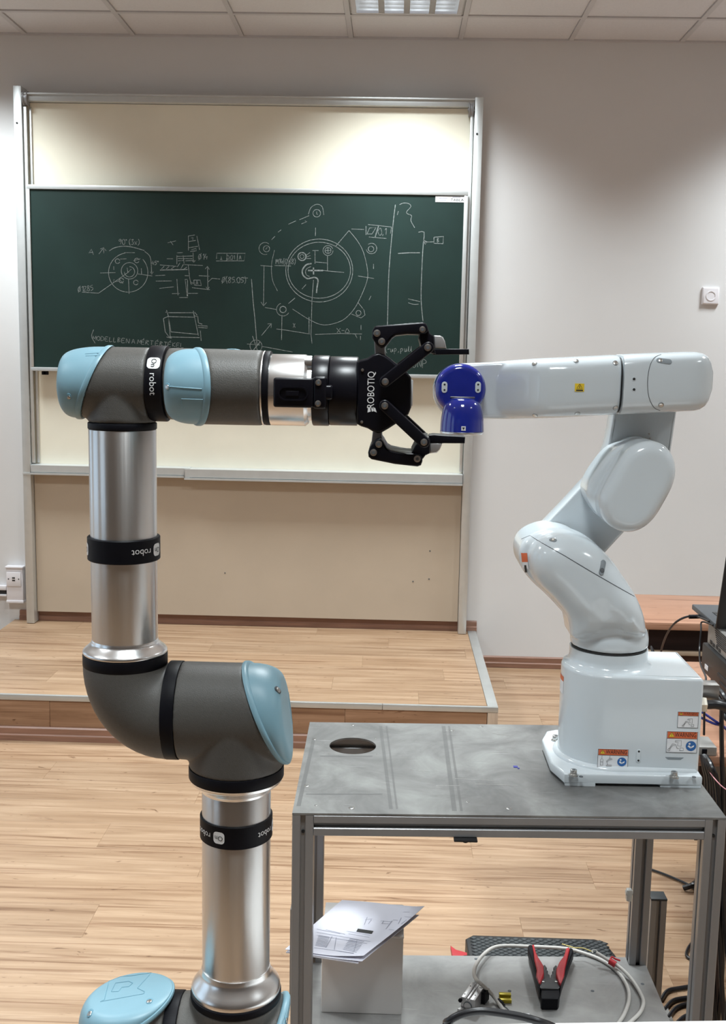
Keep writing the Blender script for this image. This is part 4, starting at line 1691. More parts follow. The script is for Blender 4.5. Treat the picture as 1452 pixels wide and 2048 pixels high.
# upper finger
slab('knuckle_bracket', [(748, 679), (768, 690), (771, 712), (757, 716), (750, 713)], -0.026, 0.026, M_GREYPL, label='grey knuckle bracket')
lu = slab('outer_link', [(744, 676), (744.5, 662), (748, 654), (753, 651.5), (800, 648), (845, 644.5), (852, 647), (855, 653), (857, 661),
                         (851, 667), (840, 668.5), (815, 668), (792, 670.5), (784, 676), (776, 687), (769, 694.5), (762, 696),
                         (755, 691), (748, 682)], yl + 0.008, -yl - 0.008, bev=0.002)
fu = slab('finger_joint', [(841, 665), (850, 655), (857, 659), (860, 667), (868.5, 673), (868.5, 696), (872, 708), (860, 706), (851, 706),
                           (843, 698), (841, 687), (838, 676)], yl + 0.014, -yl - 0.014)
ends = lambda p, q, r: stadium(p, q, r)
iu = slab('inner_link', ends((770, 763), (856.5, 695), 11.5), yl - 0.002, yl + 0.0075, both=True)
slab('fingertip_block', [(868.5, 671), (880, 671), (886, 674), (890, 682), (893, 697), (868.5, 697)], -0.014, 0.014, M_SILVER, label='bare metal block behind the fingertip')
slab('finger_pad', [(866.5, 697.5), (938, 698), (938.5, 709), (866.5, 709.5)], -0.014, 0.014, M_BLACKAL, bev=0.001)
for px, py, r in ((754, 666.5, 0.0038), (763.5, 683, 0.0038), (845, 659, 0.0034)):
    screw_xz(lu, px, py, YG + yl + 0.008, r)
for px, py in ((770.5, 763.5), (855.5, 695)):
    screw_xz(iu, px, py, YG + yl - 0.002, 0.0038)
p = gw(820, 713, yl - 0.002)
# lower finger
slab('knuckle_bracket', [(746, 858), (762, 858), (764, 877), (770, 886), (752, 893), (742, 893)], -0.026, 0.026, M_GREYPL, label='grey knuckle bracket')
ll = slab('outer_link', [(736, 905), (740, 894), (747, 884), (754, 878), (761, 876.5), (767, 884), (774, 896.5), (782, 901.5), (800, 905.5),
                         (815, 908), (830, 908), (840, 910), (845, 915), (845, 923), (842, 931), (835, 933.5), (790, 928.5),
                         (743, 919), (737, 914)], yl + 0.008, -yl - 0.008, bev=0.002)
fl_ = slab('finger_joint', [(824, 904), (831, 890), (840, 881), (850, 874), (858, 874), (860.5, 880), (859.5, 907), (851, 911),
                            (846, 918), (836, 914)], yl + 0.014, -yl - 0.014)
il = slab('inner_link', ends((769.5, 811), (848, 884.5), 11.5), yl - 0.002, yl + 0.0075, both=True)
slab('fingertip_block', [(860, 886), (885, 886.5), (880, 899), (874, 906), (860, 907)], -0.014, 0.014, M_SILVER, label='bare metal block behind the fingertip')
slab('finger_pad', [(858.5, 871), (868, 869.5), (930.5, 874), (929.5, 887), (858.5, 886.5)], -0.014, 0.014, M_BLACKAL, bev=0.001)
for px, py, r in ((757.5, 888.5, 0.0038), (747, 905, 0.0038), (834.5, 917.5, 0.0038)):
    screw_xz(ll, px, py, YG + yl + 0.008, r)
for px, py in ((769.5, 811.5), (848, 884.5)):
    screw_xz(il, px, py, YG + yl - 0.002, 0.0038)

# ================================================================== ALUMINIUM PROFILE TABLE
TZ = 0.85
TO = W(584.4, 1626, Z=TZ)
TU = V((math.cos(math.radians(2.5)), math.sin(math.radians(2.5)), 0))
TV = V((-math.sin(math.radians(0.6)), math.cos(math.radians(0.6)), 0))
TW, TD = 0.812, 0.507


def T(x, y, z):
    return V((TO.x, TO.y, 0)) + TU * x + TV * y + V((0, 0, z))


def slot_section(a=0.02, s=0.0045, d=0.010, c=0.0013):
    side = [(-a + c, -a), (-s - c, -a), (-s, -a + c), (-s, -a + d), (s, -a + d), (s, -a + c), (s + c, -a), (a - c, -a)]
    out = []
    for k in range(4):
        cs, sn = (1, 0, -1, 0)[k], (0, 1, 0, -1)[k]
        out += [(x * cs - y * sn, x * sn + y * cs) for x, y in side]
    return out


SEC = slot_section()


def bar_v(x, y, z0, z1, name, parent, tf=T, bulk=1):
    b = MB()
    b.rings([[tf(x + p * bulk, y + q, z) for p, q in SEC] for z in (z0, z1)])
    return obj(name, b, M_PROF, parent, angle=20)


def bar_x(x0, x1, y, z, name, parent):
    b = MB()
    b.rings([[T(x, y + p, z + q) for p, q in SEC] for x in (x0, x1)])
    return obj(name, b, M_PROF, parent, angle=20)


def bar_y(y0, y1, x, z, name, parent):
    b = MB()
    b.rings([[T(x + p, y, z + q) for p, q in SEC] for y in (y0, y1)])
    return obj(name, b, M_PROF, parent, angle=20)


tbl = thing('workbench', 'aluminium profile bench with a worn metal top carrying the white robot arm', 'workbench', T(TW / 2, TD / 2, 0))
PT = 0.004
zt = TZ - PT - 0.0004
# top plate with its round hole
hc = W(705.5, 1491.5, Z=TZ)
hr = (W(752, 1491.5, Z=TZ) - W(659, 1491.5, Z=TZ)).length / 2
bm = bmesh.new()
outer = [T(0, 0, TZ), T(TW, 0, TZ), T(TW, TD, TZ), T(0, TD, TZ)]
ov = [bm.verts.new(p) for p in outer]
hv = [bm.verts.new((hc.x + hr * math.cos(t), hc.y + hr * math.sin(t), TZ)) for t in (2 * math.pi * i / 48 for i in range(48))]
es = [bm.edges.new((ov[i], ov[(i + 1) % 4])) for i in range(4)] + [bm.edges.new((hv[i], hv[(i + 1) % 48])) for i in range(48)]
bmesh.ops.triangle_fill(bm, edges=es, use_beauty=True, use_dissolve=False)
for f in bm.faces:
    if f.normal.z < 0:
        f.normal_flip()
r = bmesh.ops.extrude_face_region(bm, geom=bm.faces[:])
for g in r['geom']:
    if isinstance(g, bmesh.types.BMVert):
        g.co.z -= PT
top = obj('table_top', bm, M_PLATE, tbl, angle=30)
for px, py, rr in ((703, 1616, 0.0055), (1018, 1617, 0.0055), (935, 1604, 0.003), (706, 1450, 0.004), (629, 1479, 0.004), (613, 1572, 0.005),
                   (632, 1611, 0.003), (904, 1461, 0.004), (894, 1461, 0.003), (963, 1453, 0.004), (751, 1477, 0.002), (752, 1508, 0.002),
                   (659, 1508, 0.002)):
    p = W(px, py, Z=TZ)
    b = MB()
    b.cyl((p.x, p.y, TZ - 0.0002), (p.x, p.y, TZ + 0.0006), rr, 16, bev=0.0003)
    b.cyl((p.x, p.y, TZ + 0.0003), (p.x, p.y, TZ + 0.0008), rr * 0.45, 6, mi=1)
    obj('screw', b, [M_STEEL, M_SEAM], top)
b = MB()
for px, py, s_ in ((1031, 1534, 0.0045), (1037, 1537, 0.002)):
    p = W(px, py, Z=TZ)
    b.box((p.x - s_, p.y - s_, TZ - 0.0001), (p.x + s_, p.y + s_, TZ + 0.0012))
obj('blue_chip', b, M_EPSB, top)
for pts in (((872, 1571), (920, 1571)), ((950, 1568), (1035, 1571)), ((820, 1539), (860, 1543)), ((985, 1467), (1018, 1471)), ((910, 1557), (990, 1561))):
    b = MB()
    b.ribbon([W(x, y, Z=TZ + 0.0003) for x, y in pts], 0.0012, EX, EY)
    obj('scratch', b, M_POL, top, angle=None)
for pts, w_ in ((((761, 1452), (782, 1618)), 0.007), (((773, 1452), (794, 1618)), 0.004), (((887, 1452), (909, 1622)), 0.009),
                (((898, 1452), (923, 1622)), 0.005), (((640, 1512), (745, 1512)), 0.005), (((612, 1588), (765, 1588)), 0.004),
                (((628, 1475), (597, 1612)), 0.008)):
    b = MB()
    b.ribbon([W(x, y, Z=TZ + 0.0002) for x, y in pts], w_, EX, EY)
    obj('tape_mark', b, M_TAPE, top, angle=None)

z_sh = 0.304
RLX, RLY = 0.772, 0.44
for x, y, z1 in ((0.02, 0.02, zt), (TW - 0.02, 0.02, zt), (0.02, RLY, zt), (RLX, RLY, zt)):
    bar_v(x, y, 0.006, z1, 'leg', tbl)
    b = MB()
    p = T(x, y, 0)
    b.lathe((p.x, p.y, 0.0), EZ, [(0, 0.018), (0.003, 0.019), (0.0062, 0.014)], 20)
    obj('levelling_foot', b, M_BLACK, tbl)
    b = MB()
    p = T(x + 0.0, y - 0.0098, z1 - 0.035)
    if y < 0.1:
        b.cyl((p.x, p.y - 0.003, p.z), (p.x, p.y + 0.001, p.z), 0.0032, 12)
        obj('slot_bolt', b, M_KPRINT, tbl)
bar_x(0.0403, TW - 0.0403, 0.02, zt - 0.02, 'rail', tbl)
bar_x(0.0403, RLX - 0.0203, RLY, zt - 0.02, 'rail', tbl)
bar_y(0.0403, RLY - 0.0203, 0.02, zt - 0.02, 'rail', tbl)
bar_y(0.0403, RLY - 0.0203, RLX, zt - 0.02, 'rail', tbl)
bar_x(0.0403, TW - 0.0403, 0.02, z_sh - PT - 0.021, 'rail', tbl)
bar_x(0.0403, RLX - 0.0203, RLY, z_sh - PT - 0.021, 'rail', tbl)
# shelf plate notched round the legs
g = 0.0405
b = MB()
sr_, sb_ = RLX + 0.019, RLY + 0.014
sh = [(g, 0.0), (TW - g, 0.0), (TW - g, g), (sr_, g), (sr_, RLY - 0.0205), (RLX - 0.0205, RLY - 0.0205), (RLX - 0.0205, sb_), (g, sb_),
      (g, RLY - 0.0205), (0.002, RLY - 0.0205), (0.002, g), (g, g)]
fr = (T(0, 0, 0), TU, TV, EZ)
b.pillow(sh, fr, z_sh - PT, z_sh)
shelf = obj('shelf', b, M_SHELF, tbl, angle=30)
for px, py in ((1019, 1962 + 20), (952, 1918), (1185, 1982), (1285, 1968)):
    p = W(px, py, Z=z_sh)
    b = MB()
    b.cyl((p.x, p.y, z_sh - 0.0002), (p.x, p.y, z_sh + 0.0005), 0.004, 12)
    obj('screw', b, M_SEAM, shelf)
# catch under the front rail, cable clip on the rear leg
p = W(931, 1671, Y=TO.y + 0.014)
b = MB()
b.box((p.x - 0.022, p.y - 0.012, zt - 0.0445), (p.x + 0.022, p.y + 0.012, zt - 0.0403), 0.0015)
b.lathe((p.x, p.y, zt - 0.0442), (0, 0, -1), [(0, 0.006), (0.004, 0.0055), (0.005, 0.004)], 14)
obj('catch', b, M_PCBLACK, tbl)
p = W(1262, 1786, Y=T(RLX, RLY - 0.02, 0).y)
b = MB()
b.box((p.x - 0.012, p.y - 0.012, p.z - 0.016), (p.x + 0.001, p.y + 0.004, p.z + 0.012), 0.003)
b.cyl((p.x - 0.014, p.y - 0.006, p.z + 0.004), (p.x + 0.002, p.y - 0.006, p.z + 0.004), 0.006, 14)
obj('cable_clip', b, M_CLIP, tbl)
# strip seen past the front left leg
p0, p1 = W(580.5, 1790, Y=TO.y + 0.1), W(586, 1960, Y=TO.y + 0.1)
b = MB()
pp0, pp1 = T(-0.0055, 0.044, 0), T(-0.0003, 0.074, 0)
b.box((pp0.x, pp0.y, p1.z), (pp1.x, pp1.y, p0.z), 0.0015)
obj('side_bracket', b, M_PROF, tbl)

# ================================================================== WHITE SIX AXIS ROBOT
ew = lambda px, py, y: W(px, py, Y=y)
ep = lambda pts, y: [((p := W(x, yy, Y=y)).x, p.z) for x, yy in pts]
YC_ = 2.235
HF, HB = 2.13, 2.33
hxl, hxr = ew(1118, 1430, YC_).x, ew(1404, 1430, HF).x
tcx = (ew(1140, 1290, YC_).x + ew(1295, 1290, YC_).x) / 2
tcr = (ew(1295, 1290, YC_).x - ew(1140, 1290, YC_).x) / 2
zb_top = ew(1300, 1354, HF).z
er = thing('white_robot', 'glossy white six axis robot arm with a royal blue wrist bolted to the metal bench', 'robot',
           (tcx, YC_, TZ))
# base plate
b = MB()
bp = [W(x, y, Z=TZ + 0.0) for x, y in ((1128, 1572), (1403, 1577))]
yb_ = 2.365
pl = [(bp[0].x, bp[0].y), (bp[1].x, bp[1].y), (bp[1].x + 0.003, yb_), (bp[0].x + 0.02, yb_), (bp[0].x - 0.002, 2.352), (bp[0].x - 0.0185, 2.30),
      (bp[0].x - 0.0185, 2.168)]
b.pillow(pl, XY, TZ + 0.0065, TZ + 0.026, 0.001, 0.004, seg=3)
for x0, x1, y0, y1 in ((bp[0].x + 0.002, bp[0].x + 0.062, bp[0].y + 0.0012, bp[0].y + 0.05), (bp[1].x - 0.082, bp[1].x - 0.001, bp[1].y + 0.0005, bp[1].y + 0.05),
                       (bp[0].x + 0.024, bp[0].x + 0.08, 2.30, 2.3635), (bp[1].x - 0.08, bp[1].x - 0.002, 2.30, 2.3635)):
    b.box((x0, y0, TZ + 0.0003), (x1, y1, TZ + 0.0075))
bpl = obj('base_plate', b, M_EPS, er)
for px, py in ((1147, 1549), (1348, 1553), (1111, 1480)):
    p = W(px, py, Z=TZ + 0.0275)
    b = MB()
    b.cyl((p.x, p.y, TZ + 0.0255), (p.x, p.y, TZ + 0.028), 0.0095, 20)
    b.cyl((p.x, p.y, TZ + 0.0278), (p.x, p.y, TZ + 0.038), 0.0066, 20, bev=0.0008)
    b.cyl((p.x, p.y, TZ + 0.0375), (p.x, p.y, TZ + 0.0383), 0.0034, 6, mi=1)
    obj('bolt', b, [M_STEEL, M_SEAM], bpl)
for px, py in ((1162, 1553), (1388, 1554)):
    p = W(px, py, Z=TZ + 0.026)
    b = MB()
    b.cyl((p.x, p.y, TZ + 0.0255), (p.x, p.y, TZ + 0.0264), 0.0042, 14)
    obj('dowel_hole', b, M_SEAM, bpl)
# base housing: round to the left, square to the right
R_ = (HB - HF) / 2
hcx = hxl + R_
pl = circle2((hcx, (HF + HB) / 2), R_, 28, 90, 270) + [(hxr - 0.004, HF), (hxr, HF + 0.004), (hxr, HB - 0.004), (hxr - 0.004, HB)]
b = MB()
b.pillow(pl, XY, TZ + 0.0255, zb_top, 0, 0.009, seg=5)
b.pillow([(hcx + (x - hcx) * 1.0, y) for x, y in circle2((hcx, (HF + HB) / 2), R_ + 0.010, 28, 90, 270) + [(hxr - 0.003, HF - 0.004), (hxr - 0.003, HB + 0.004)]],
         XY, TZ + 0.022, TZ + 0.034, 0, 0.009, seg=4)
bmesh.ops.recalc_face_normals(b.bm, faces=b.bm.faces[:])
bvh = BVHTree.FromBMesh(b.bm)
hs = obj('base_housing', b, M_EPS, er)
b = MB()
zsm = ew(1217, 1290, YC_).z
b.lathe((tcx, YC_, zb_top - 0.001), EZ, [(0, tcr + 0.012), (0.003, tcr + 0.005), (0.009, tcr + 0.001), (0.016, tcr), (zsm - zb_top - 0.002, tcr)], 64)
obj('turret', b, M_EPS, er, angle=50)
b = MB()
b.cyl((tcx, YC_, zsm - 0.004), (tcx, YC_, zsm + 0.0015), tcr - 0.003, 48)
obj('turret_seam', b, M_KPRINT, er)

# warning labels: header, triangle, word, pictograms
def label_plate(parent, px0, py0, px1, py1, kind):
    pa, pb = W(px0, py0, Y=HF), W(px1, py1, Y=HF)
    x0, x1, z1, z0 = pa.x, pb.x, pa.z, pb.z
    w, h = x1 - x0, z1 - z0
    y = HF - 0.0008
    b = MB()
    b.box((x0, y, z0), (x1, HF + 0.0003, z1), mi=0)
    y -= 0.0003
    hh = h * (0.33 if kind != 'small' else 0.24)
    pt = lambda u, v, dy=0.0: V((x0 + u * w, y - dy, z0 + v * h))
    b.faces([pt(0.02, 1 - hh / h), pt(0.98, 1 - hh / h), pt(0.98, 0.98), pt(0.02, 0.98)], [(0, 1, 2, 3)], 1)
    for q0, q1 in (((0, 0.01), (1, 0.01)), ((0, 0.99), (1, 0.99)), ((0.005, 0), (0.005, 1)), ((0.995, 0), (0.995, 1)),
                   ((0, 1 - hh / h), (1, 1 - hh / h))):
        b.ribbon([pt(*q0, 0.0002), pt(*q1, 0.0002)], 0.0007, EX, EZ, mi=2)
    zc = 1 - hh / h / 2
    cx = 0.155
    s = hh * 0.42
    tri = [V((x0 + cx * w + s * math.cos(a) * 1.1, y - 0.0002, z0 + zc * h - s * 0.18 + s * math.sin(a))) for a in (math.pi / 2, math.pi * 7 / 6, math.pi * 11 / 6)]
    b.faces(tri, [(0, 1, 2)], 3)
    b.ribbon(tri + [tri[0]], 0.0006, EX, EZ, mi=2, lift=V((0, -0.0001, 0)))
    b.ribbon([V((x0 + cx * w, y - 0.0004, z0 + zc * h + s * 0.35)), V((x0 + cx * w, y - 0.0004, z0 + zc * h - s * 0.3))], 0.0009, EX, EZ, mi=2)
    text_on(b, 'WARNING', hh * 0.92, lambda u, v: V((x0 + w * 0.61 + u, y - 0.0002, z0 + zc * h + v)), mi=2, width=w * 0.69)
    ln = lambda pts, ww=0.0006: b.ribbon([pt(*p, 0.0002) for p in pts], ww, EX, EZ, mi=2)
    if kind == 'A':
        ln([(0.10, 0.12), (0.18, 0.12), (0.18, 0.42), (0.14, 0.5), (0.10, 0.42), (0.10, 0.12)])
        ln([(0.14, 0.5), (0.14, 0.64)])
        ln([(0.10, 0.3), (0.18, 0.3)])
        ln([(0.30, 0.08), (0.47, 0.08), (0.47, 0.14), (0.30, 0.14), (0.30, 0.08)])
        ln([(0.34, 0.15), (0.31, 0.3), (0.40, 0.42), (0.48, 0.45), (0.46, 0.5), (0.38, 0.47), (0.30, 0.36), (0.30, 0.3)])
        ln([(0.40, 0.5), (0.40, 0.64)])
    if kind in ('B', 'small'):
        ox, sc = (0.0, 1.0) if kind == 'B' else (0.18, 1.1)
        f = lambda pts: [(ox + x * sc, v) for x, v in pts]
        ln(f([(0.05, 0.1), (0.12, 0.08), (0.13, 0.16), (0.07, 0.18), (0.05, 0.1)]))
        ln(f([(0.10, 0.18), (0.20, 0.42), (0.30, 0.38), (0.36, 0.2), (0.42, 0.2)]))
        ln(f([(0.13, 0.18), (0.22, 0.36), (0.28, 0.32)]))
        ln(f([(0.28, 0.56), (0.48, 0.58), (0.48, 0.3), (0.36, 0.34), (0.38, 0.5), (0.28, 0.5), (0.28, 0.56)]))
        ln(f([(0.44, 0.1), (0.56, 0.1), (0.56, 0.22), (0.46, 0.24), (0.44, 0.1)]))
    if kind in ('A', 'B'):
        c = (0.80, 0.33)
        rr = h * 0.235
        cc = [V((x0 + c[0] * w + rr * math.cos(t), y - 0.0002, z0 + c[1] * h + rr * math.sin(t))) for t in (2 * math.pi * i / 24 for i in range(24))]
        b.faces(cc, [tuple(range(24))], 4)
        o_ = V((x0 + c[0] * w, y - 0.0004, z0 + c[1] * h))
        pq = lambda u, v: o_ + V((u * rr, 0, v * rr))
        b.faces([pq(0.0, -0.45), pq(0.55, -0.15), pq(0.6, 0.2), pq(0.1, -0.05)], [(0, 1, 2, 3)], 0)
        b.faces([pq(-0.65, -0.1), pq(-0.05, -0.5), pq(-0.05, -0.1), pq(-0.45, 0.2)], [(0, 1, 2, 3)], 0)
        b.faces([pq(0.2 * math.cos(t) - 0.3, 0.45 + 0.2 * math.sin(t)) for t in (2 * math.pi * i / 12 for i in range(12))], [tuple(range(12))], 0)
    return obj('warning_label', b, [M_LABEL, M_ORANGE, M_KPRINT, M_YELLOW, M_SIGNBLUE], parent, angle=None)


label_plate(hs, 1196, 1497, 1255, 1536, 'A')
label_plate(hs, 1334, 1462, 1393, 1506, 'B')
label_plate(hs, 1356, 1423, 1395.5, 1456, 'small')
b = MB()
for (y0, y1, mi) in ((1356, 1366, 1), (1366, 1391, 0)):
    for k in range(4):
        a0, a1 = math.radians(172 + k * 5), math.radians(177 + k * 5)
        z0, z1 = W(1123, y1, Y=2.2).z, W(1123, y0, Y=2.2).z
        f = lambda a, z: V((hcx + (R_ + 0.0005) * math.cos(a), (HF + HB) / 2 + (R_ + 0.0005) * math.sin(a), z))
        b.faces([f(a0, z0), f(a1, z0), f(a1, z1), f(a0, z1)], [(0, 1, 2, 3)], mi)
obj('warning_label', b, [M_LABEL, M_ORANGE], hs, angle=None)
# screw boss, cast pocket
p = W(1277, 1511.5, Y=HF)
b = MB()
b.pillow(stadium((p.x, p.z - 0.0095), (p.x, p.z + 0.0095), 0.0045), XZ, HF - 0.0015, HF + 0.0005, 0.001, 0)
for d in (-0.0095, 0.0095):
    b.cyl((p.x, HF - 0.0018, p.z + d), (p.x, HF - 0.0010, p.z + d), 0.0022, 12, mi=1)
obj('screw_boss', b, [M_EPS, M_KPRINT], hs)
p0, p1 = W(1330, 1514, Y=HF), W(1366, 1541, Y=HF)
b = MB()
b.rings([[V((p0.x, HF - 0.0004, p0.z)), V((p1.x, HF - 0.0004, p0.z)), V((p1.x - 0.006, HF - 0.0004, p0.z - 0.005)), V((p0.x + 0.006, HF - 0.0004, p0.z - 0.005))],
         [V((p0.x, HF + 0.0002, p0.z)), V((p1.x, HF + 0.0002, p0.z)), V((p1.x - 0.006, HF + 0.0002, p0.z - 0.005)), V((p0.x + 0.006, HF + 0.0002, p0.z - 0.005))]])
obj('bolt_recess', b, M_POCKET, hs)

# shoulder: turret foot, forward lobe, rear joint barrel
b = MB()
b.lathe((tcx, YC_, zsm + 0.0012), EZ, [(0, tcr), (0.022, tcr), (0.04, tcr * 0.93)], 56)
lobe = [(1143, 1262), (1138, 1240), (1126, 1220), (1106, 1197), (1082, 1174), (1065, 1148), (1060, 1122), (1066, 1098), (1084, 1080),
        (1110, 1071), (1142, 1071), (1172, 1079), (1200, 1096), (1226, 1122), (1250, 1156), (1271, 1188), (1287, 1222), (1295, 1252), (1292, 1279),
        (1215, 1288), (1152, 1284)]
lb = MB()
lb.pillow(ep(lobe, 2.16), XZ, 2.128, 2.30, 0.052, 0.03, sm=4, seg=8)


def to_turret(p):
    f = min(1.0, max(0.0, (p.z - zsm) / 0.11))
    f = f * f * (3 - 2 * f)
    return V((p.x, YC_ + (p.y - YC_) * (0.73 + 0.27 * f), p.z))


b.merge(lb.bm, 0, to_turret)
rearl = [(1143, 1256), (1137, 1240), (1120, 1218), (1090, 1186), (1060, 1158), (1040, 1130), (1036, 1102), (1046, 1078), (1070, 1062), (1105, 1054),
         (1140, 1060), (1170, 1080), (1215, 1120), (1250, 1170), (1268, 1212), (1274, 1240), (1260, 1262), (1165, 1262)]
b.pillow(ep(rearl, 2.22), XZ, 2.185, 2.335, 0.022, 0.02, sm=4, seg=5)
bm = fuse(b.bm, 0.003, 22)
bmesh.ops.recalc_face_normals(bm, faces=bm.faces[:])
bvsh = BVHTree.FromBMesh(bm)
sh_ = obj('shoulder_housing', bm, M_EPS, er, angle=75)
mb = MB()
drape(bvsh, [(1084, 1086), (1130, 1112), (1180, 1142), (1230, 1171), (1276, 1197)], 0.0009, mb=mb)
drape(bvsh, [(1043, 1078), (1060, 1071), (1084, 1086)], 0.0006, mb=mb)
obj('cover_seam', mb, M_SEAM, sh_)
pocket(sh_, bvsh, 1205, 1135, 0.011, 0.032, math.radians(-14), M_POCKET, M_SEAM)
pocket(sh_, bvsh, 1106, 1080, 0.016, 0.010, math.radians(-35), M_POCKET, M_STEEL)
b = MB()
for (px0, px1, py0, py1, mi) in ((1043, 1055, 1106, 1124, 1), (1043, 1055, 1124, 1160, 0), (1047, 1051, 1130, 1154, 2)):
    for k in range(5):
        ya, yb2 = py0 + (py1 - py0) * k / 5, py0 + (py1 - py0) * (k + 1) / 5
        q = [hit(bvsh, x + (y - 1110) * 0.1, y) for x, y in ((px0, ya), (px1, ya), (px1, yb2), (px0, yb2))]
        if all(q):
            b.faces([h_[0] + h_[1] * (0.0008 if mi < 2 else 0.0011) for h_ in q], [(0, 1, 2, 3)], mi)
drape_ok = len(b.bm.faces)
if drape_ok:
    obj('warning_label', b, [M_LABEL, M_ORANGE, M_KPRINT], sh_, angle=None)

# upper arm link
b = MB()
link = [(1058, 1096), (1064, 1075), (1090, 1047), (1135, 1000), (1178, 953), (1202, 920), (1214, 890), (1221, 855), (1227, 815), (1353, 815),
        (1340, 905), (1334, 960), (1296, 1030), (1250, 1060), (1206, 1108), (1165, 1155), (1085, 1150)]
b.pillow(ep(link, 2.30), XZ, 2.292, 2.352, 0.006, 0.006, seg=4)
bmesh.ops.recalc_face_normals(b.bm, faces=b.bm.faces[:])
bvl = BVHTree.FromBMesh(b.bm)
lk = obj('upper_arm', b, M_EPS, er)
b = MB()
for px, py in ((1298, 868), (1300, 876)):
    h_ = hit(bvl, px, py)
    if h_:
        b.ball(h_[0], 0.0022, 10)
obj('grease_screw', b, M_STEEL, lk)
b = MB()
bump = [(1168, 985), (1173, 960), (1190, 931), (1214, 902), (1240, 886), (1272, 882), (1310, 888), (1335, 915), (1338, 960), (1310, 1010),
        (1270, 1050), (1230, 1052), (1195, 1030), (1178, 1008)]
b.pillow(ep(bump, 2.25), XZ, 2.205, 2.30, 0.018, 0, sm=3, seg=6)
cov = [(1194, 1002), (1199, 980), (1214, 952), (1230, 924), (1246, 902), (1268, 886), (1296, 880), (1322, 888), (1340, 910), (1346, 938),
       (1340, 968), (1324, 1000), (1304, 1032), (1282, 1052), (1254, 1061), (1224, 1054), (1202, 1034)]
b.pillow(ep(cov, 2.18), XZ, 2.14, 2.29, 0.024, 0, sm=4, seg=8)
bm = fuse(b.bm, 0.0024, 4)
obj('elbow_cover', bm, M_EPS, er, angle=75)


# forearm
def sect(px, pt, pb, y0, y1, yref, n=40, e=3.6):
    A, B = W(px, pt, Y=yref), W(px, pb, Y=yref)
    cz, hz = (A.z + B.z) / 2, abs(A.z - B.z) / 2
    cy, hy = (y0 + y1) / 2, (y1 - y0) / 2
    out = []
    for i in range(n):
        t = 2 * math.pi * i / n
        c, s = math.cos(t), math.sin(t)
        out.append(V((A.x, cy + hy * math.copysign(abs(c) ** (2 / e), c), cz + hz * math.copysign(abs(s) ** (2 / e), s))))
    return out


yr = 2.20
b = MB()
b.rings([sect(985, 740, 828, 2.246, 2.284, yr), sect(1002, 730, 834, 2.232, 2.287, yr), sect(1022, 723.5, 837.5, 2.219, 2.289, yr),
         sect(1042, 720.5, 838.5, 2.202, 2.290, yr), sect(1060, 718.5, 838.5, 2.187, 2.292, yr), sect(1078, 717, 838.5, 2.175, 2.293, yr),
         sect(1096, 716, 838, 2.168, 2.294, yr), sect(1130, 714.5, 836.5, 2.165, 2.296, yr), sect(1180, 712, 834, 2.163, 2.298, yr),
         sect(1226, 709.5, 831, 2.163, 2.30, yr), sect(1237, 709.5, 830.5, 2.165, 2.30, yr), sect(1239, 711, 829, 2.168, 2.297, yr)])
fork = circle2((922, 783), 56, 20, 90, 268) + [(985, 724.5), (1060, 718), (1080, 722), (1080, 838), (1010, 838.5), (960, 838)]
fork = [(x, y) for x, y in fork]
b.pillow(ep(fork, 2.24), XZ, 2.236, 2.287, 0.008, 0.006, seg=4)
bm = fuse(b.bm, 0.003, 12)
bmesh.ops.recalc_face_normals(bm, faces=bm.faces[:])
bvf = BVHTree.FromBMesh(bm)
fa = obj('forearm', bm, M_EPS, er, angle=75)
b = MB()
b.rings([sect(1239.5, 714, 826, 2.173, 2.292, yr), sect(1243, 714, 826, 2.173, 2.292, yr)])
obj('forearm_seam', b, M_KPRINT, er)
b = MB()
st = [(1242.6, 710.5, 828.5), (1245, 708.5, 829.5), (1300, 706, 827), (1370, 703.5, 823.5), (1392, 703.5, 822.5), (1404, 706, 820), (1413, 711, 815), (1419, 719, 806),
      (1423, 735, 788)]
b.rings([sect(x, t, bb_, 2.16 + max(0, (x - 1385) / 38) ** 2 * 0.025, 2.30 - max(0, (x - 1385) / 38) ** 2 * 0.025, yr, e=4.4) for x, t, bb_ in st])
bmesh.ops.recalc_face_normals(b.bm, faces=b.bm.faces[:])
bve2 = BVHTree.FromBMesh(b.bm)
eh = obj('elbow_housing', b, M_EPS, er, angle=50)
mb = MB()
drape(bve2, [(1322, 709), (1308, 716), (1299, 735), (1295, 765), (1298, 795), (1308, 815), (1320, 821)], 0.0007, mb=mb, sm=3)
obj('cover_seam', mb, M_SEAM, eh)
pocket(eh, bve2, 1328, 722, 0.030, 0.011, math.radians(-8), M_POCKET, None)
pocket(eh, bve2, 1321, 721, 0.009, 0.009, 0, M_POCKET, M_STEEL)
pocket(eh, bve2, 1322, 810, 0.011, 0.011, 0, M_POCKET, M_STEEL)
for py in (758, 779):
    pocket(eh, bve2, 1268, py, 0.009, 0.009, 0, M_EPS, M_KPRINT, name='screw_boss', sr=0.3)
for px, py in ((1069, 727), (1152, 722), (1231, 726), (1070, 831), (1155, 827), (1231, 816)):
    pocket(fa, bvf, px, py, 0.011, 0.011, 0, M_POCKET, M_STEEL)
b = MB()
h_ = hit(bvf, 1159, 775)
p, n = h_
s_ = 0.009
y = p.y - 0.0012
b.box((p.x - s_, y, p.z - s_ * 0.85), (p.x + s_, p.y + 0.002, p.z + s_ * 0.85), mi=0)
tri = [V((p.x + s_ * 0.7 * math.cos(a), y - 0.0002, p.z + s_ * 0.1 + s_ * 0.62 * math.sin(a))) for a in (math.pi / 2, math.pi * 7 / 6, math.pi * 11 / 6)]
b.ribbon(tri + [tri[0]], 0.0011, EX, EZ, mi=1)
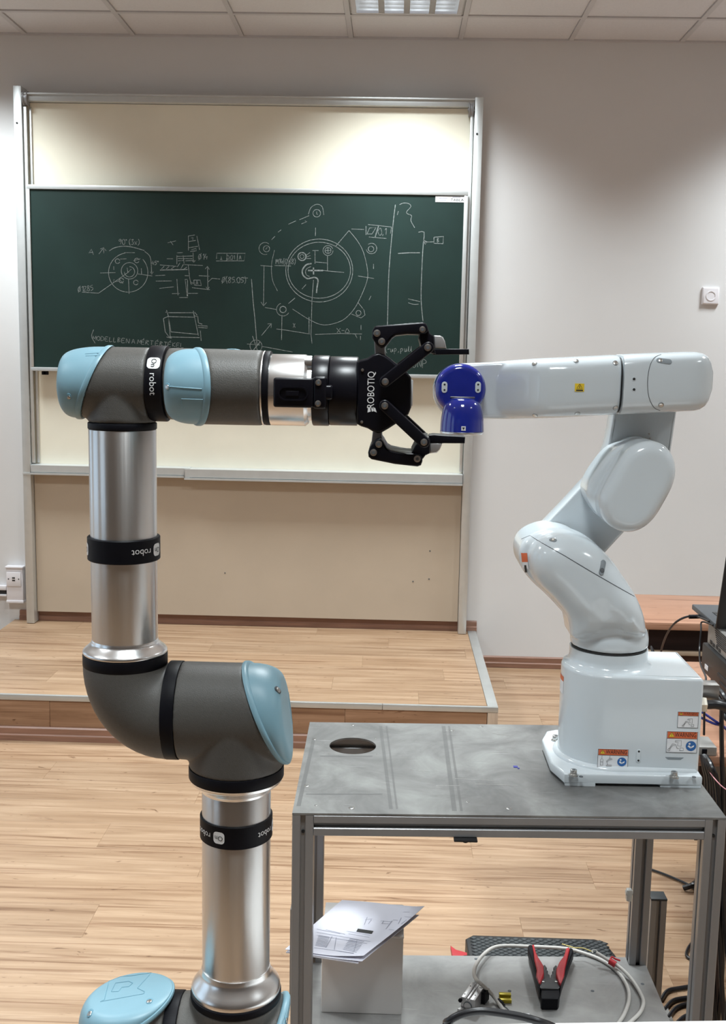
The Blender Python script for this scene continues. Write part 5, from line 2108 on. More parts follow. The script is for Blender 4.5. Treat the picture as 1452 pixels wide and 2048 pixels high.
b.ribbon([V((p.x, y - 0.0002, p.z + s_ * 0.35)), V((p.x, y - 0.0002, p.z - s_ * 0.1))], 0.0012, EX, EZ, mi=1)
b.ribbon([V((p.x - s_ * 0.75, y - 0.0002, p.z - s_ * 0.6)), V((p.x + s_ * 0.75, y - 0.0002, p.z - s_ * 0.6))], 0.0026, EX, EZ, mi=1)
obj('shock_label', b, [M_YELLOW, M_KPRINT], fa, angle=None, label='small yellow warning triangle label')

# blue wrist
yd0 = 2.168
cd = W(921, 779, Y=2.18)
rd = (W(972, 779, Y=2.18).x - W(869, 779, Y=2.18).x) / 2
b = MB()
b.lathe((cd.x, 2.2365, cd.z), (0, -1, 0), [(0, rd * 0.985), (0.003, rd), (2.2365 - yd0 - 0.02, rd), (2.2365 - yd0 - 0.012, rd * 0.985), (2.2365 - yd0 - 0.005, rd * 0.935),
                                           (2.2365 - yd0 - 0.001, rd * 0.85), (2.2365 - yd0, rd * 0.74), (2.2365 - yd0 + 0.0004, rd * 0.3)], 64)
wd = obj('wrist_disc', b, M_EPSB, er, angle=60, label='royal blue wrist disc')
for px in (889, 956):
    p = W(px, 774.5, Y=yd0)
    b = MB()
    b.pillow(stadium((p.x, p.z - 0.0055), (p.x, p.z + 0.0055), 0.0056), XZ, yd0 - 0.0022, yd0 + 0.002, 0.001, 0)
    for d in (-0.0053, 0.0053):
        b.cyl((p.x, yd0 - 0.0026, p.z + d), (p.x, yd0 - 0.0018, p.z + d), 0.002, 12, mi=1)
    obj('screw_plate', b, [M_EPS, M_KPRINT], wd)
ycup = 2.165
cu = W(924.5, 840, Y=ycup)
z_b = W(924, 862, Y=ycup).z
zz = lambda py: W(924, py, Y=ycup).z - z_b
rp = lambda px: px / (100.0 / (W(970, 840, Y=ycup).x - W(870, 840, Y=ycup).x))
b = MB()
prof = [(0, rp(44)), (zz(850), rp(43.5)), (zz(835), rp(42.2)), (zz(820), rp(39.5)), (zz(810), rp(36)), (zz(802), rp(30.5)), (zz(797), rp(23)), (zz(795.5), rp(12))]
prof = [(p.x, p.y) for p in spline([V((d, r, 0)) for d, r in prof], 4)]
b.lathe((cu.x, ycup, z_b), EZ, prof, 64)
wc = obj('wrist_cup', b, M_EPSB, er, angle=60, label='royal blue wrist cup')
b = MB()
b.cyl((cu.x, ycup, z_b - 0.0003), (cu.x, ycup, W(924, 867, Y=ycup).z), rp(44.2), 64, bev=0.0008)
b.cyl((cu.x, ycup, W(924, 867, Y=ycup).z), (cu.x, ycup, W(924, 869, Y=ycup).z), rp(20), 32)
obj('tool_flange', b, M_POL, er)
b = MB()
p = W(925, 794.5, Y=yd0)
b.box((p.x - 0.024, yd0 - 0.004, p.z - 0.0012), (p.x + 0.024, yd0 + 0.001, p.z + 0.0012), 0.0008)
obj('wrist_gap', b, M_STEEL, wd)
b = MB()
yq = ycup - rp(44.4)
p = W(927, 857, Y=yq)
s_ = 0.0042
b.box((p.x - s_, yq - 0.0004, p.z - s_), (p.x + s_, yq + 0.001, p.z + s_), mi=0)
b.faces([V((p.x - s_ * 0.7, yq - 0.0007, p.z + s_ * 0.5)), V((p.x + s_ * 0.7, yq - 0.0007, p.z + s_ * 0.5)), V((p.x, yq - 0.0007, p.z - s_ * 0.7))], [(0, 1, 2)], 1)
obj('zero_mark', b, [M_LABEL, M_KPRINT], wc, angle=None)
# connector on the right side of the base
p = W(1408, 1409, Y=2.2)
xc0 = hxr
b = MB()
b.lathe((xc0 - 0.0005, 2.2, p.z), EX, [(0, 0.013), (0.002, 0.0135), (0.004, 0.0115), (0.008, 0.0115), (0.009, 0.014), (0.013, 0.014)], 28)
b.lathe((xc0 + 0.0128, 2.2, p.z), EX, [(0, 0.0155), (0.0015, 0.0165), (0.0125, 0.0165), (0.014, 0.0155)], 6)
cn = obj('cable_gland', b, M_NICKEL, er)
b = MB()
q0, q1 = W(1411, 1366, Y=2.24), W(1433, 1402, Y=2.24)
b.box((hxr + 0.0003, 2.225, q1.z), (q1.x, 2.229, q0.z), 0.001)
b.box((hxr + 0.0003, 2.2292, q0.z - 0.003), (q1.x, 2.262, q0.z), 0.001)
obj('connector_bracket', b, M_STEEL, er)

# ================================================================== THINGS ON THE SHELF
zs_ = z_sh + 0.0004
# grey sheet metal box and the papers on it
bx1 = W(803, 2030, Z=zs_)
bx0 = T(0.046, 0, 0).x
bzt = W(806, 1873, Y=bx1.y).z
bxo = thing('metal_box', 'plain grey sheet metal box under the papers on the lower shelf', 'box', ((bx0 + bx1.x) / 2, bx1.y + 0.09, zs_))
ry = 2.30
b = MB()
b.box((bx0, bx1.y, zs_), (bx1.x, ry, bzt - 0.006), 0.002)
obj('box_body', b, M_BOX, bxo)
b = MB()
b.box((bx0 - 0.0004, bx1.y - 0.0008, bzt - 0.0058), (bx1.x + 0.0008, ry + 0.0006, bzt), 0.0015)
obj('lid', b, M_BOX, bxo)


def sheet(name, corners, lift, thick, label, cat, group, curl=0.0, wave=0.003, seed=1):
    """a paper sheet through four corners (far left, far right, near right, near left)"""
    nu, nv = 14, 10
    A, B, Cc, D = corners
    rng = random.Random(seed)
    top, bot = [], []
    for j in range(nv + 1):
        v = j / nv
        for i in range(nu + 1):
            u = i / nu
            p = A.lerp(B, u).lerp(D.lerp(Cc, u), v)
            z = lift + wave * math.sin(u * 4 + seed) * math.sin(v * 3 + seed) * (0.3 + u)
            z += curl * max(0, (u - 0.55)) ** 2 * 4
            p = V((p.x, p.y, p.z + max(0.0, z)))
            top.append(p + V((0, 0, thick)))
            bot.append(p)
    b = MB()
    n = (nu + 1)
    idx = lambda i, j: j * n + i
    f = [(idx(i, j), idx(i, j + 1), idx(i + 1, j + 1), idx(i + 1, j)) for i in range(nu) for j in range(nv)]
    off = len(top)
    fb = [tuple(off + k for k in reversed(q)) for q in f]
    rim = [idx(i, 0) for i in range(nu)] + [idx(nu, j) for j in range(nv)] + [idx(i, nv) for i in range(nu, 0, -1)] + [idx(0, j) for j in range(nv, 0, -1)]
    sd = [(rim[k], rim[(k + 1) % len(rim)], off + rim[(k + 1) % len(rim)], off + rim[k]) for k in range(len(rim))]
    b.faces(top + bot, f + fb + sd)
    bv = None
    bmesh.ops.recalc_face_normals(b.bm, faces=b.bm.faces[:])
    bv = BVHTree.FromBMesh(b.bm)
    o = obj(name, b, M_PAPER)
    tag(o, label, cat, group)
    return o, bv


zp = bzt + 0.0006
pz = lambda x, y, dz=0.0: W(x, y, Z=zp + dz)
low, _ = sheet('paper_sheet', [pz(682, 1806), pz(815, 1846), pz(716, 1928), pz(572, 1906)], 0.0, 0.0025,
               'lower stack of white sheets peeping out under the printed drawing', 'paper', None, 0.0, 0.0, 2)
up, bvp = sheet('paper_sheet', [pz(684, 1801, 0.0062), pz(849, 1815, 0.014), pz(727, 1921, 0.0062), pz(570, 1899, 0.0062)], 0.0, 0.0006,
                'printed drawing sheet with a black title block lying on top of the box', 'paper', None, 0.008, 0.0035, 1)
for nm, pts in (('middle', [pz(688, 1806, 0.0034), pz(838, 1832, 0.007), pz(724, 1926, 0.0034), pz(574, 1903, 0.0034)]),):
    sheet('paper_sheet', pts, 0.0, 0.0008, 'white sheet between the printed drawing and the lower stack', 'paper', None, 0.003, 0.0008, 4)


def drape_strip(mb, bv, pts, w, mi=0, lift=0.0006):
    out = []
    for a0, a1 in zip(pts, pts[1:]):
        for j in range(9):
            h_ = hit(bv, a0[0] + (a1[0] - a0[0]) * j / 8, a0[1] + (a1[1] - a0[1]) * j / 8)
            if h_:
                out.append(h_[0] + V((0, 0, lift)))
    if len(out) > 1:
        mb.ribbon(out, w, EX, EY, mi=mi)


mb = MB()
c6 = lambda x, y: (565 + x / 4.84, 1780 + y / 4.84)
drape_strip(mb, bvp, [c6(722, 390), c6(872, 413)], 0.0125, 1)
for (x0, y0, x1, y1) in ((330, 380, 560, 425), (420, 385, 605, 430), (330, 410, 850, 500), (620, 400, 850, 440), (640, 425, 840, 460), (330, 440, 820, 520),
                         (305, 560, 690, 612), (520, 590, 690, 618)):
    drape_strip(mb, bvp, [c6(x0, y0), c6(x1, y1)], 0.0009, 0)
for k in range(9):
    drape_strip(mb, bvp, [c6(350 - k * 4, 440 + k * 12), c6(455 - k * 4, 458 + k * 12)], 0.0013, 0)
    drape_strip(mb, bvp, [c6(650 - k * 8, 470 + k * 13), c6(790 - k * 9, 500 + k * 13)], 0.0015, 0)
for (x0, y0, x1, y1) in ((480, 450, 420, 560), (520, 460, 500, 580), (720, 490, 690, 600), (820, 265, 790, 340), (870, 280, 800, 290), (860, 290, 830, 330),
                         (950, 300, 1060, 310), (960, 325, 1040, 330), (1060, 300, 1000, 380), (1070, 290, 1120, 295), (1150, 270, 1120, 330),
                         (1180, 260, 1250, 265), (1170, 215, 1230, 215), (980, 300, 960, 330), (1030, 385, 1080, 390), (1200, 290, 1150, 330)):
    drape_strip(mb, bvp, [c6(x0, y0), c6(x1, y1)], 0.0009, 0)
obj('print', mb, [M_INK, M_KPRINT], up, angle=None)

# wire strippers
sp = lambda x, y, z=0.012: W(x, y, Z=zs_ + z)
pj = sp(1098, 1985, 0.0)
pk = thing('wire_stripper', 'black wire stripper with two red grips lying open on the lower shelf', 'pliers', (pj.x, pj.y, zs_))
c5 = lambda x, y: (1040 + x / 5.585, 1860 + y / 5.585)


def flat(name, pts, z0, z1, m, parent, bev=0.002, sm=0, label=None):
    """outline taken at height z1 above the shelf"""
    b = MB()
    b.pillow([((p := W(*c5(x, y), Z=zs_ + z1)).x, p.y) for x, y in pts], XY, zs_ + z0, zs_ + z1, min(bev, (z1 - z0) * 0.45), bev, sm=sm, seg=3)
    return obj(name, b, m, parent, label=label)


flat('jaw', [(235, 650), (255, 640), (420, 640), (450, 650), (440, 745), (425, 770), (250, 770), (235, 755)], 0.0, 0.026, M_BLACK, pk)
hd = flat('head', [(215, 595), (250, 545), (330, 530), (345, 530), (420, 545), (455, 600), (450, 640), (430, 655), (235, 655), (215, 640)], 0.001, 0.029, mat('stripper_black', (0.025, 0.025, 0.027), 0.45), pk)
b = MB()
for x in (260, 402):
    p = W(*c5(x, 578), Z=zs_ + 0.0292)
    b.cyl((p.x, p.y, zs_ + 0.0285), (p.x, p.y, zs_ + 0.0302), 0.0028, 12, bev=0.0006)
obj('rivet', b, M_STEEL, hd)
M_STB = MATS['stripper_black']
flat('cutter', [(225, 560), (262, 465), (262, 400), (275, 385), (300, 420), (290, 440), (312, 455), (305, 480), (330, 500), (338, 540), (300, 560)], 0.006, 0.022, M_STB, pk, 0.001)
flat('cutter', [(445, 560), (412, 470), (412, 400), (398, 390), (372, 420), (384, 440), (360, 460), (370, 480), (347, 500), (340, 540), (380, 560)], 0.006, 0.022, M_STB, pk, 0.001)
hl = flat('handle', [(88, 190), (95, 165), (130, 158), (150, 185), (160, 290), (200, 430), (225, 560), (222, 650), (208, 610), (175, 500), (130, 330), (95, 225)], 0.0105, 0.032, M_BLACK, pk, 0.003)
hr_ = flat('handle', [(555, 190), (590, 205), (598, 240), (560, 330), (510, 480), (470, 590), (452, 660), (450, 580), (490, 470), (530, 320), (545, 250)], 0.0105, 0.032, M_BLACK, pk, 0.003)
flat('grip', [(135, 160), (158, 157), (178, 240), (200, 290), (238, 350), (262, 390), (268, 480), (232, 575), (212, 590), (180, 500), (186, 440), (160, 330), (152, 240)], 0.0095, 0.035, M_RED, pk, 0.003, label='red grip')
flat('grip', [(515, 200), (548, 185), (556, 210), (535, 300), (505, 420), (495, 500), (455, 600), (430, 575), (402, 480), (405, 430), (440, 350), (492, 280)], 0.0095, 0.035, M_RED, pk, 0.003, label='red grip')

# grey cable coil
cb = MB()
rc = 0.0042
P1 = [(1010, 2024, .006), (985, 1990, .012), (962, 1968, .044), (952, 1958, .040), (948, 1945, .032), (953, 1928, .02), (966, 1910, .016), (985, 1896, .012),
      (1010, 1891.5, .007), (1060, 1893, .004), (1130, 1897, .004), (1170, 1907, .0045), (1205, 1921, .0045), (1235, 1943, .0045), (1254, 1972, .005), (1258, 1998, .005),
      (1250, 2025, .005), (1238, 2045, .005), (1225, 2062, .005)]
cb.tube([sp(x, y, z) for x, y, z in P1], rc, 10)
tag(obj('sensor_cable', cb, M_CABLEG), 'light grey cable looping over the silver pneumatic gripper and round the wire stripper', 'cable')
cb = MB()
P2 = [(1192, 1905, .034), (1215, 1919, .024), (1240, 1935, .015), (1262, 1957, .0075), (1280, 1985, .005), (1287, 2005, .005), (1280, 2025, .005), (1262, 2043, .005), (1250, 2052, .005)]
gc = thing('stripped_cable', 'short light grey cable end with red and green bare wires near the rear bench leg', 'cable', sp(1250, 1960, 0))
cb.tube([sp(x, y, z) for x, y, z in P2], rc, 10)
obj('sheath', cb, M_CABLEG, gc)
for col, pts in ((M_RED, [(1219, 1922, .026), (1224, 1914, .028), (1231, 1918, .027), (1240, 1921, .024)]), (M_CLIP, [(1186, 1906, .03), (1184, 1901, .032), (1192, 1900, .034), (1196, 1906, .026)]),
                 (M_COPPER, [(1150, 1896, .03), (1140, 1893, .03), (1124, 1888, .03)]), (M_COPPER, [(1186, 1904, .03), (1165, 1896, .03), (1150, 1896, .03)])):
    b = MB()
    b.tube([sp(x, y, z) for x, y, z in pts], 0.0012 if col is not M_RED else 0.0022, 8)
    obj('wire', b, col, gc)
b = MB()
b.tube([sp(1219, 1922, .0225), sp(1231, 1929.5, .0185)], 0.0075, 10, smooth=0)
obj('heat_shrink', b, M_RED, gc)

# pneumatic gripper module
q4 = lambda x, y, z: W(850 + x / 6.914, 1850 + y / 6.914, Z=zs_ + z)
hgt = 0.030
fl0, fr0, br0, bl0 = q4(500, 990, hgt), q4(690, 1045, hgt), q4(930, 870, hgt), q4(650, 790, hgt)
cyl_t = thing('pneumatic_gripper', 'small silver aluminium pneumatic gripper block under the grey cable', 'pneumatic cylinder', ((fl0.x + br0.x) / 2, (fl0.y + br0.y) / 2, zs_))
du = (fr0 - fl0)
dv = (bl0 - fl0)
Lu, Lv = du.length, dv.length
du.normalize()
dv = (dv - du * dv.dot(du)).normalized()
og = V((fl0.x, fl0.y, 0))
f_ = (og, du, dv, EZ)
b = MB()
g1 = Lu * 0.38
g2 = Lu * 0.60
b.pillow([(0, 0), (Lu, 0), (Lu, Lv), (0, Lv)], f_, zs_, zs_ + hgt - 0.004, 0, 0)
for a0, a1 in ((0, g1 - 0.0012), (g1 + 0.0012, g2 - 0.0012), (g2 + 0.0012, Lu)):
    b.pillow([(a0, 0), (a1, 0), (a1, Lv), (a0, Lv)], f_, zs_ + hgt - 0.0045, zs_ + hgt, 0, 0.0006, seg=2)
obj('body', b, M_SILVER, cyl_t, angle=25)
b = MB()
o_ = og + du * (Lu * 0.5) - dv * 0.0015 + EZ * (zs_ + hgt * 0.45)
b.cyl(o_, o_ + dv * 0.003, 0.0095, 24)
b.cyl(o_ - dv * 0.0008, o_ + dv * 0.002, 0.0078, 24, mi=1)
obj('bore', b, [M_SEAM, M_SILVER], cyl_t)
b = MB()
for u, v in ((0.12, 0.2), (0.12, 0.75), (0.8, 0.3), (0.8, 0.8), (0.9, 0.82)):
    p = og + du * (Lu * u) + dv * (Lv * v) + EZ * (zs_ + hgt - 0.0004)
    b.cyl(p, p + EZ * 0.0006, 0.0017, 10)
obj('threaded_hole', b, M_KPRINT, cyl_t)
b = MB()
for u, v, z in ((-0.03, -0.0, hgt * 0.75), (0.75, -0.0, 0.005)):
    p = og + du * (Lu * u) - dv * 0.003 + EZ * (zs_ + z)
    b = MB()
    b.cyl(p - dv * 0.002, p + dv * 0.0035, 0.0042, 14, bev=0.001)
    obj('rubber_stop', b, M_BLACK, cyl_t)
b = MB()
b.pillow([(Lu + 0.0004, Lv * 0.62), (Lu + 0.009, Lv * 0.62), (Lu + 0.011, Lv * 0.98), (Lu + 0.0004, Lv * 0.98)], f_, zs_ + 0.001, zs_ + hgt - 0.002, 0.001, 0.001)
obj('end_stop', b, M_BLACK, cyl_t)
b = MB()
b.pillow([(-0.003, -0.012), (0.016, -0.018), (0.018, -0.010), (0.0, -0.001)], f_, zs_, zs_ + 0.008, 0, 0.001)
obj('jaw', b, M_SILVER, cyl_t)
q0, q1 = q4(1025, 940, 0.014), q4(1200, 1000, 0.014)
b = MB()
b.box((q0.x, q1.y - 0.001, zs_), (q1.x, q0.y + 0.006, zs_ + 0.0075), 0.0008)
b.box((q0.x, q0.y - 0.004, zs_ + 0.0074), (q1.x, q0.y + 0.006, zs_ + 0.013), 0.0008)
yb_o = obj('relay_block', b, M_GOLD)
tag(yb_o, 'small stepped yellow metal block right of the silver pneumatic gripper', 'metal block')
plug = thing('small_plug', 'small black plug with a thin wire beside the yellow metal block', 'plug', q4(1040, 1080, 0))
b = MB()
b.tube([q4(1010, 1040, 0.007), q4(1040, 1075, 0.0068), q4(1095, 1120, 0.006)], [0.0035, 0.0062, 0.0062, 0.006, 0.006, 0.006, 0.006, 0.0035], 12)
obj('plug_body', b, M_BLACK, plug)
b = MB()
b.tube([q4(1095, 1120, 0.006), q4(1150, 1170, 0.003), q4(1200, 1220, 0.002)], 0.0012, 8)
obj('thin_wire', b, M_SEAM, plug)
tl = thing('terminal_clip', 'tiny white terminal with a dark pin at the front of the lower shelf', 'terminal', q4(1370, 1240, 0))
b = MB()
p = q4(1390, 1240, 0.006)
b.box((p.x - 0.007, p.y - 0.004, zs_), (p.x + 0.009, p.y + 0.004, zs_ + 0.007), 0.001)
obj('terminal_body', b, M_LABEL, tl)
b = MB()
p = q4(1338, 1215, 0.012)
b.cyl((p.x + 0.001, p.y, zs_), (p.x + 0.001, p.y, zs_ + 0.013), 0.0015, 8)
b.cyl((p.x - 0.008, p.y - 0.004, zs_ + 0.003), (p.x + 0.001, p.y - 0.004, zs_ + 0.003), 0.003, 10)
obj('terminal_pin', b, M_STEEL, tl)
b = MB()
p = q4(325, 1315, 0.004)
b.cyl((p.x - 0.005, p.y, zs_ + 0.004), (p.x + 0.004, p.y, zs_ + 0.004), 0.004, 12, bev=0.0008)
b.cyl((p.x + 0.004, p.y, zs_ + 0.004), (p.x + 0.010, p.y, zs_ + 0.004), 0.002, 10)
tag(obj('loose_screw', b, M_STEEL), 'single loose steel screw on the shelf left of the black cable', 'screw')

# dark quilted case behind the shelf
cs = thing('quilted_case', 'dark grey quilted case on the floor behind the lower shelf', 'case', (0.39, 2.54, 0))
zc_ = 0.25
k0, k1 = W(930, 1866, Z=zc_), W(1206, 1880, Z=zc_)
k2 = W(1229, 1909, Z=zc_)
fy = 2.468
out = [(k0.x + 0.004, fy), (k2.x + 0.02, fy), (k1.x + 0.004, k1.y + 0.0), (k1.x - 0.02, k1.y + 0.012), (k0.x + 0.02, k0.y), (k0.x, k0.y - 0.02)]
b = MB()
b.pillow(out, XY, 0.001, zc_ - 0.004, 0.004, 0.004)
obj('case_body', b, M_PCBLACK, cs)
quilt = MB()
step = 0.021
cx0, cy0 = k0.x, fy
ins = lambda x, y: k0.x + 0.012 < x < k1.x + 0.005 and fy + 0.006 < y < k0.y - 0.014
nq = 0
for i in range(-1, 40):
    for j in range(-1, 24):
        x = cx0 + i * step + (step / 2 if j % 2 else 0)
        y = cy0 + j * step * 0.36
        if ins(x, y):
            hx, hy = step * 0.46, step * 0.33
            quilt.pillow([(x - hx, y), (x, y - hy), (x + hx, y), (x, y + hy)], XY, zc_ - 0.0042, zc_ - 0.0006, 0, 0.003, seg=2)
qo = obj('quilt_diamonds', quilt, M_CASE, cs, angle=60)
qo['kind'] = 'stuff'
b = MB()
p0 = W(901, 1891, Z=zc_)
b.pillow([(W(x, y, Z=zc_).x, W(x, y, Z=zc_).y) for x, y in ((901, 1891), (912, 1899), (934, 1905), (934, 1913), (905, 1913))], XY, zc_ - 0.012, zc_, 0.001, 0.001)
obj('tag_strap', b, M_RED, cs, label='red ribbed pull tag')
b = MB()
p0 = W(934, 1902, Z=zc_)
b.box((p0.x - 0.012, fy + 0.002, zc_ - 0.014), (p0.x + 0.012, fy + 0.03, zc_ + 0.004), 0.004)
obj('buckle', b, M_BLACK, cs)

# free standing profile post with black cap
ps = thing('profile_stand', 'short aluminium profile post with a black end cap behind the rear bench leg', 'post', (0.701, 2.64, 0))
pc = W(1319, 1798, Y=2.62)
tfp = lambda x, y, z: V((x, y, z))
px_ = pc.x
bar_v(px_, 2.641, 0.0085, pc.z - 0.006, 'profile', ps, tfp)
b = MB()
b.box((px_ - 0.0205, 2.62, pc.z - 0.0055), (px_ + 0.0205, 2.662, pc.z), 0.0015)
obj('end_cap', b, M_CASE, ps)
b = MB()
b.box((px_ - 0.06, 2.585, 0), (px_ + 0.06, 2.70, 0.008), 0.001)
obj('foot', b, M_PCGREY, ps)

# ================================================================== RIGHT HAND SIDE
# far desk with orange brown top
dk = thing('teacher_desk', 'long desk with an orange brown top and dark front by the back wall', 'desk', (2.0, 4.15, 0))
b = MB()
b.box((0.935, 3.91, 0.722), (3.0, 4.385, 0.75), 0.003)
obj('desk_top', b, M_DESK, dk)
b = MB()
b.box((0.96, 3.96, W(1340, 1303, Y=3.94).z + 0.0005), (2.98, 3.98, 0.7215))
b.box((0.96, 3.9805, 0.05), (0.985, 4.36, 0.7215))
b.box((2.955, 3.9805, 0.05), (2.98, 4.36, 0.7215))
obj('front_panel', b, M_DARKWOOD, dk)
b = MB()
zl1, zl0 = W(1340, 1303, Y=3.94).z, W(1340, 1311, Y=3.94).z
b.box((0.945, 3.94, zl0), (2.99, 3.982, zl1), 0.001)
obj('light_edge', b, mat('light_edging', (0.36, 0.27, 0.19), 0.5), dk)
b = MB()
b.box((0.96, 3.96, 0.0), (2.98, 3.98, zl0 - 0.0005))
obj('lower_panel', b, mat('brown_panel', (0.09, 0.045, 0.03), 0.5, var=0.2, scale=4, stretch=(1, 12, 12)), dk)

# near desk carrying the computers
nd = thing('computer_desk', 'pinkish beech desk behind the white robot base under the computer stack', 'desk', (1.1, 2.95, 0))
b = MB()
b.box((0.735, 2.56, 0.725), (1.75, 3.4, 0.75), 0.002)
obj('desk_top', b, M_DESK, nd)
b = MB()
b.box((0.838, 2.60, 0.0), (0.86, 2.70, 0.7245))
obj('side_panel', b, M_DARKWOOD, nd)
b = MB()
b.box((1.70, 2.60, 0.0), (1.722, 3.38, 0.7245))
obj('side_panel', b, M_DARKWOOD, nd)
b = MB()
b.box((0.98, 3.30, 0.2), (1.6995, 3.32, 0.7245))
obj('back_panel', b, M_DARKWOOD, nd)

zd = 0.7504


def pc_box(name, label, x0, x1, y0, y1, z0, z1, m):
    t = thing(name, label, 'computer', ((x0 + x1) / 2, (y0 + y1) / 2, z0))
    b = MB()
    b.box((x0, y0, z0), (x1, y1, z1), 0.004)
    obj('case', b, m, t)
    return t


u3 = pc_box('desktop_computer', 'lowest dark computer case of the stack on the beech desk', 0.93, 1.28, 2.72, 3.08, zd, 0.823, M_PCBLACK)
b = MB()
for k in range(4):
    b.box((0.9285, 2.76 + k * 0.07, zd + 0.03), (0.9302, 2.81 + k * 0.07, zd + 0.05))
obj('port', b, M_PCGREY, u3)
u2 = pc_box('desktop_computer', 'middle black computer case of the stack with a white sticker', 0.895, 1.26, 2.70, 3.06, 0.8234, 0.903, M_PCBLACK)
b = MB()
p0, p1 = W(1412, 1329, X=0.8945), W(1415, 1342, X=0.8945)
b.box((0.8938, 2.99, p1.z), (0.8952, 3.02, p0.z))
obj('sticker', b, M_LABEL, u2)
b = MB()
b.box((0.8932, 2.74, 0.853), (0.8952, 2.90, 0.862))
b.box((0.8932, 2.74, 0.838), (0.8952, 2.88, 0.844))
obj('vent_slot', b, M_DARKPL, u2)
u1 = pc_box('desktop_computer', 'top grey computer case with a slotted back under the laptop', 0.905, 1.25, 2.74, 3.05, 0.9034, 0.968, M_PCGREY)
for k in range(8):
    b = MB()
    b.box((0.9036, 2.87 + 0.0, 0.962 - k * 0.0055), (0.9052, 2.985 - 0.004 * k, 0.9645 - k * 0.0055 - 0.0))
    obj('vent_slot', b, M_DARKPL, u1, angle=None)
for i in range(3):
    for j in range(5):
        b = MB()
        y = 2.775 + j * 0.016
        z = 0.915 + i * 0.015
        b.cyl((0.9036, y, z), (0.9052, y, z), 0.0055, 6)
        obj('vent_hole', b, M_DARKPL, u1, angle=None)
for y, z in ((2.93, 0.914), (2.955, 0.916), (2.985, 0.914), (3.01, 0.916)):
    b = MB()
    b.box((0.9036, y - 0.009, z - 0.004), (0.9052, y + 0.009, z + 0.005))
    obj('port', b, M_DARKPL, u1, angle=None)
# laptop open on top
lz = 0.9684
lp = thing('laptop', 'dark grey laptop open on top of the computer stack', 'laptop', (1.05, 2.98, lz))
la, lb = W(1383, 1208, Z=lz + 0.016), W(1431, 1247, Z=lz + 0.016)
b = MB()
lx0 = (la.x + lb.x) / 2
ly1, ly0 = la.y, lb.y
b.box((lx0, ly0, lz + 0.0005), (lx0 + 0.33, ly1, lz + 0.016), 0.003)
obj('laptop_base', b, M_LAPTOP, lp)
b = MB()
rng_ = [(r_, c_) for r_ in range(5) for c_ in range(12)]
for r_, c_ in rng_:
    x = lx0 + 0.03 + c_ * 0.0235
    y = ly0 + 0.03 + r_ * 0.021
    b.box((x, y, lz + 0.0158), (x + 0.02, y + 0.018, lz + 0.0176))
ko = obj('keyboard', b, M_PCBLACK, lp, angle=None)
th = math.radians(14)
b = MB()
b.box((lx0, -0.008, 0.0), (lx0 + 0.33, 0.0, 0.215), 0.003)
for v in b.bm.verts:
    y, z = v.co.y, v.co.z
    v.co.y = ly0 - 0.001 + y * math.cos(th) - z * math.sin(th)
    v.co.z = lz + 0.006 + z * math.cos(th) + y * math.sin(th)
obj('screen_lid', b, M_PCBLACK, lp)

# junction box on the near desk, cables
jb = thing('junction_box', 'small grey metal junction box beside the white robot base', 'junction box', (0.83, 2.7, zd))
q0 = W(1405, 1494, Y=2.563)
q1 = W(1432, 1530, Y=2.563)
b = MB()
b.box((q0.x - 0.03, 2.563, zd), (q1.x, 2.64, q0.z), 0.002)
obj('box_body', b, M_PCGREY, jb)
b = MB()
p = W(1408, 1517, Y=2.5625)
p.z = max(p.z, zd + 0.0085)
b.box((p.x - 0.006, 2.5605, p.z - 0.006), (p.x + 0.006, 2.5635, p.z + 0.009), 0.001)
obj('connector', b, M_BLACK, jb)


def cable(name, label, pts, r, m, smooth=5, seg=8, group=None):
    b = MB()
    b.tube(pts, r, seg, smooth=smooth)
    return tag(obj(name, b, m), label, 'cable', group)


def lead(parent, pts, r):
    b = MB()
    b.tube(pts, r, 8, smooth=5)
    return obj('lead', b, M_CABLEK, parent)


gx = hxr + 0.0285
gz = W(1408, 1409, Y=2.2).z
mcb = MB()
mcb.tube([V((gx + 0.0002, 2.2, gz)), V((gx + 0.03, 2.2, gz - 0.001)), V((gx + 0.09, 2.22, gz - 0.03)),
      V((gx + 0.13, 2.28, gz - 0.09)), V((gx + 0.15, 2.35, gz - 0.3)), V((gx + 0.16, 2.4, 0.3)), V((gx + 0.18, 2.43, 0.012)), V((gx + 0.3, 2.5, 0.012))], 0.0095, 12, smooth=5)
obj('motor_cable', mcb, M_CABLEK, er)
q = lambda x, y, yy: W(x, y, Y=yy)
lpc = lx0 - 0.0005
y_pl = W(1400, 1233, X=lpc).y
cable('laptop_cable', 'thin black cable arching from the laptop down behind the white robot', [V((lpc, ly0 + 0.05, lz + 0.009)), q(1393, 1233, 3.1), q(1372, 1234, 3.12), q(1350, 1246, 3.15), q(1334, 1268, 3.2), q(1324, 1295, 3.25), q(1316, 1330, 3.3),
      V((0.83, 3.38, zd + 0.05)), V((0.86, 3.35, zd + 0.004)), V((0.93, 3.25, zd + 0.004))], 0.0032, M_CABLEK)
b = MB()
b.tube([q(1378, 1233.5, 3.1), q(1405, 1233, 3.1)], 0.006, 10, smooth=0)
tag(obj('cable_plug', b, M_BLACK), 'black cable plug pushed into the side of the laptop', 'plug')
cable('hanging_cable', 'thin black cable hanging straight down left of the computer stack', [V((lpc - 0.0005, ly0 + 0.012, lz + 0.008)), q(1404, 1244, 3.03), q(1402, 1262, 3.02), q(1399, 1300, 3.0), q(1401, 1328, 2.9), q(1411, 1352, 2.62), q(1411, 1366, 2.5),
      q(1409, 1400, 2.45), q(1408, 1470, 2.45)], 0.0026, M_CABLEK)
